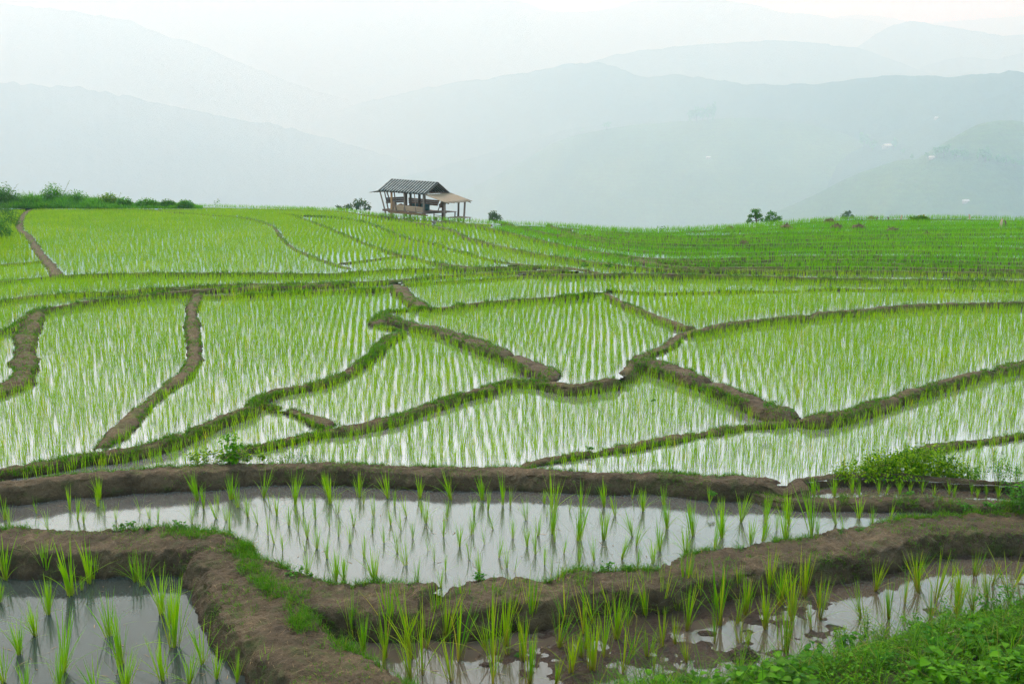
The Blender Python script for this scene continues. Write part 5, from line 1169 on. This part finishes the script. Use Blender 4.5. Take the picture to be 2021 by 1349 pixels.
hill('bluish mountain with twin summits', [(1600,150,3472),(1650,118,3472),(1700,88,3472),(1750,56,3472),(1800,42,3472),(1850,50,3472),(1900,58,3472),(1940,63,3472),(1980,71,3472),(2021,68,3472),(2200,55,3472),(2700,90,3472)], 'forest_far', 900, -300, 70, 5, 3)
hill('low bluish foothill below the twin summits', [(1700,175,3082),(1780,150,3082),(1850,122,3082),(1900,112,3082),(1960,118,3082),(2021,104,3082),(2200,95,3082),(2600,120,3082)], 'forest_far', 600, -300, 50, 5, 4)
hill('long smooth blue ridge', [(700,345,3400),(850,262,3380),(950,210,3233),(1050,165,3187),(1150,128,3140),(1200,112,3140),(1350,92,3094),(1450,84,3048),(1560,81,3048),(1650,90,3002),(1700,97,3002),(1750,113,2956),(1800,133,2956),(1850,152,2909),(1950,190,2863),(2100,240,2771)], 'forest_far', 900, -320, 60, 5, 5)
hill('grey mountain shoulder fading into the mist', [(-800,30,3500),(-200,5,3500),(0,8,3500),(100,17,3500),(200,32,3500),(250,40,3500),(330,72,3500),(400,90,3550),(450,115,3600),(520,140,3700),(580,165,3800),(680,195,3900),(800,222,4000),(950,270,4200)], 'forest_far', 1000, -350, 70, 6, 6, 7)
hill('nearer grey ridge with a tree-rough edge', [(-800,140,2500),(-200,150,2500),(0,160,2500),(80,168,2500),(150,172,2520),(250,190,2550),(350,213,2600),(480,235,2700),(600,260,2800),(700,290,2950),(850,330,3100),(1000,390,3200)], 'forest_far', 900, -350, 60, 6, 7, 9)
hill('forested mid ridge with a pointed summit', [(400,330,3885),(560,262,3675),(700,208,3518),(800,183,3298),(900,163,3085),(1000,150,2878),(1100,131,2725),(1150,124,2650),(1190,122,2581),(1230,140,2512),(1270,153,2445),(1340,147,2364),(1420,160,2233),(1500,168,2106),(1600,167,1973),(1700,155,1844),(1800,150,1761),(1900,148,1679),(2021,142,1600),(2200,138,1560),(2700,150,1520)], 'forest', 700, -330, 70, 8, 8, 7)
hill('dark forested slope at the frame edge', [(1480,470,1735),(1560,395,1714),(1640,326,1695),(1700,290,1674),(1780,256,1633),(1880,216,1593),(1950,195,1552),(2021,176,1521),(2150,150,1480),(2700,120,1429)], 'forest', 500, -300, 40, 8, 9, 8)
hill('lavender slope behind the rounded green hill', [(300,470,2900),(500,405,2850),(700,368,2750),(850,335,2650),(950,306,2600),(1050,276,2500),(1150,251,2450),(1230,248,2400),(1400,262,2350),(1600,300,2300)], 'forest', 600, -330, 40, 6, 10, 5)
hill('pale green knoll at the frame edge', [(1800,320,1158),(1880,272,1138),(1940,243,1123),(1985,237,1123),(2040,244,1123),(2200,270,1123),(2500,330,1123)], 'tea', 350, -260, 12, 2, 11, 1)
hill('rounded green hill across the valley', [(500,470,2700),(700,440,2500),(880,388,2350),(950,362,2250),(1020,325,2150),(1100,280,2050),(1200,254,1950),(1350,240,1900),(1500,234,1850),(1600,247,1800),(1700,277,1750),(1800,330,1700),(1900,400,1650),(2000,470,1600)], 'tea', 800, -330, 34, 2, 12, 1.5)
hill('terraced green slope with farmhouses', [(1300,500,1435),(1450,450,1351),(1600,388,1267),(1700,340,1199),(1780,316,1165),(1850,310,1140),(1950,322,1115),(2021,332,1098),(2300,350,1081),(2700,380,1081)], 'tea', 600, -300, 26, 2, 13, 1.2)
Vh = np.concatenate([v for v, q in HILLS]); off = np.cumsum([0] + [len(v) for v, q in HILLS[:-1]]); Qh = np.concatenate([q + o for (v, q), o in zip(HILLS, off)])
bvh = BVHTree.FromPolygons(Vh.tolist(), Qh.tolist())
def onhill(u, v):
    rx, rz = ray(u, v); d = Vector((float(rx), 1, float(rz))).normalized()
    hit = bvh.ray_cast(Vector((0, 0, CAMZ)), d)
    return hit[0]
def hill_tree(u, v, h, w, label, group, sd, mat='bush'):
    p = onhill(u, v)
    if p is None: return
    rg = np.random.default_rng(sd); k = p.y / F_PX; H, W = h * k, w * k
    root = empty('distant_tree', p, 0, label=label, category='tree', group=group)
    a = Acc(); a.tube([(0, 0, -2), (.2, 0, H * .35), (0, .2, H * .75)], [H * .035, H * .028, H * .01], 6); a.build('trunk', M['trunk'], root)
    c = Acc(); m = 150; kk = 14; cen = rg.normal(0, 1, (kk, 3)); cen /= np.linalg.norm(cen, axis=1)[:, None]; cen *= rg.uniform(.3, .9, kk)[:, None]
    P = (cen[rg.integers(0, kk, m)] + rg.normal(0, .16, (m, 3))) * [W * .5, W * .45, H * .38] + [0, 0, H * .62]
    add_b(c, leaves(P, rg.normal(0, 1, (m, 3)), H * .16 * rg.uniform(.6, 1.2, m), H * .12, rg.uniform(-1, 1, m), rg.uniform(0, .98, m), .2))
    c.build('crown', M[mat], root)
g1 = 'misty tree clump crowning the rounded green hill'
for i, (u, v, h, w) in enumerate(((1362,243,28,14),(1374,241,30,15),(1386,240,27,14),(1397,239,31,14),(1407,238,33,13))):
    hill_tree(u, v, h, w, 'misty tree in the clump crowning the rounded green hill', g1, 300 + i)
for i, (u, v, h, w, lb) in enumerate(((1197,256,16,22,'lone wide misty tree on the shoulder of the rounded hill'),(1150,262,10,10,'small faint tree on the shoulder of the rounded hill'))): hill_tree(u, v, h, w, lb, 'lone misty trees', 320 + i)
g2 = 'hazy trees along the crest of the terraced slope'
for i, (u, v, h, w) in enumerate(((1830,312,12,12),(1848,312,24,22),(1862,313,30,26),(1884,314,24,20),(1902,316,22,18),(1932,318,24,12),(1944,320,30,16),(1952,322,20,14),(1968,325,20,18),(1985,328,22,22),(2003,330,20,20),(2018,333,22,20),(2040,334,24,22),(1800,316,12,8))):
    hill_tree(u, v, h, w, 'hazy tree in the row along the crest of the terraced slope', g2, 340 + i)
for i, (u, v, h, w, lb) in enumerate(((1763,296,26,10,'slender hazy tree beside the white-roofed farmhouse'),(1705,292,32,22,'broad hazy tree in front of the white-roofed farmhouse'),(1720,300,26,18,'hazy tree between the broad tree and the farmhouse'),(1782,306,14,7,'small hazy tree past the white-roofed farmhouse'))):
    hill_tree(u, v, h, w, lb, 'hazy trees around the farmhouse', 380 + i)
def house(u, v, w, d, h, label, yaw=.2):
    p = onhill(u, v)
    if p is None: return
    k = p.y / F_PX; W, Dp, H = w * k, d * k, h * k
    root = empty('farmhouse', p, yaw, label=label, category='farmhouse', group='farmhouses on the far slope')
    a = Acc(); a.box((0, 0, H * .5 - 2), (W * .92, Dp * .88, H + 4)); wl_ = a.build('wall', M['wall_grey'], root)
    b_ = Acc(); r = H * .75
    for s in (-1, 1):
        b_.add([(-W / 2, 0, H + r), (W / 2, 0, H + r), (W / 2, s * Dp * .56, H * .92), (-W / 2, s * Dp * .56, H * .92), (-W / 2, 0, H + r - .3), (W / 2, 0, H + r - .3), (W / 2, s * Dp * .56, H * .92 - .3), (-W / 2, s * Dp * .56, H * .92 - .3)],
               [[0, 1, 2, 3], [7, 6, 5, 4], [0, 3, 7, 4], [1, 5, 6, 2], [3, 2, 6, 7]])
    b_.build('roof', M['roof_white'], root)
    for s in (-.25, .25):
        c_ = Acc(); c_.box((s * W, -Dp * .445, H * .45), (W * .14, .15, H * .5)); c_.build('window', M['wood_dark'], root)
house(1751, 293, 17, 14, 5, 'white-roofed farmhouse highest on the far slope among hazy trees', .25)
house(1839, 314, 11, 9, 3.5, 'small white-roofed farmhouse at the head of the terraced slope', -.2)
house(1906, 399, 12, 8, 3, 'isolated white shed low on the terraced slope', .1)
house(1398, 313, 9, 6, 2.5, 'faint shed on the rounded green hill', .0)
house(1848, 235, 7, 6, 2.5, 'tiny pale house on the forested ridge', .1)
house(1892, 309, 4, 4, 3, 'tiny white hut under the row of hazy trees', .1)

# ------------------------------------------------------------------ the air between here and the hills
a = Acc(); zl, zh = -480.0 * HS, 900.0 * HS
a.box((0, 2900 * HS, (zl + zh) / 2), (16000 * HS, 7600 * HS, zh - zl))
hm = bpy.data.materials.new('haze'); hm.use_nodes = True; hn = hm.node_tree.nodes; hn.clear()
ho = hn.new('ShaderNodeOutputMaterial'); pv = hn.new('ShaderNodeVolumePrincipled')
pv.inputs['Density'].default_value = HAZE_D; pv.inputs['Color'].default_value = (.49, .82, 1.0, 1); pv.inputs['Absorption Color'].default_value = (.84, .93, 1, 1); pv.inputs['Anisotropy'].default_value = HAZE_G
hm.node_tree.links.new(pv.outputs[0], ho.inputs['Volume'])
a.build('haze', hm, kind='stuff', label='pale mist filling the valley', category='haze')
# ------------------------------------------------------------------ camera, light, air
cam = bpy.data.cameras.new('camera'); co = bpy.data.objects.new('camera', cam); COL.objects.link(co)
co.location = (0, 0, CAMZ); co.rotation_euler = (PI / 2 - PITCH, 0, 0)
cam.sensor_width = 36; cam.lens = F_PX / 2021 * 36; cam.clip_end = 90000; cam.clip_start = .1
scene.camera = co

SUN_EL, SUN_AZ = math.radians(52), math.radians(-25)         # azimuth from +Y towards +X
sl = bpy.data.lights.new('sun', 'SUN'); sl.energy = .95; sl.angle = math.radians(20); sl.color = (1, .985, .93)
so = bpy.data.objects.new('sun', sl); COL.objects.link(so)
sd = Vector((math.sin(SUN_AZ) * math.cos(SUN_EL), math.cos(SUN_AZ) * math.cos(SUN_EL), math.sin(SUN_EL)))
so.rotation_euler = (-sd).to_track_quat('-Z', 'Y').to_euler()
w = bpy.data.worlds.new('World'); scene.world = w; w.use_nodes = True
wn, wl = w.node_tree.nodes, w.node_tree.links
sky = wn.new('ShaderNodeTexSky'); sky.sky_type = 'NISHITA'; sky.sun_disc = False; sky.sun_elevation = SUN_EL; sky.sun_rotation = SUN_AZ
sky.dust_density = 2.0; sky.air_density = 1.0; sky.ozone_density = 2.0
hs = wn.new('ShaderNodeHueSaturation'); hs.inputs['Saturation'].default_value = .66; hs.inputs['Value'].default_value = 1.0
wl.new(sky.outputs[0], hs.inputs['Color'])
bg = wn['Background']; wl.new(hs.outputs[0], bg.inputs['Color']); bg.inputs['Strength'].default_value = .15

vs = scene.view_settings; vs.view_transform = 'Standard'; vs.look = 'None'; vs.exposure = 1.64; vs.gamma = 1.0
scene.display_settings.display_device = 'sRGB'
cy = scene.cycles
cy.max_bounces = 6; cy.diffuse_bounces = 3; cy.glossy_bounces = 3; cy.transmission_bounces = 4; cy.volume_bounces = 2; cy.transparent_max_bounces = 8
cy.use_denoising = True; cy.denoising_prefilter = 'NONE'; cy.caustics_reflective = False; cy.caustics_refractive = False
cy.sample_clamp_indirect = 8
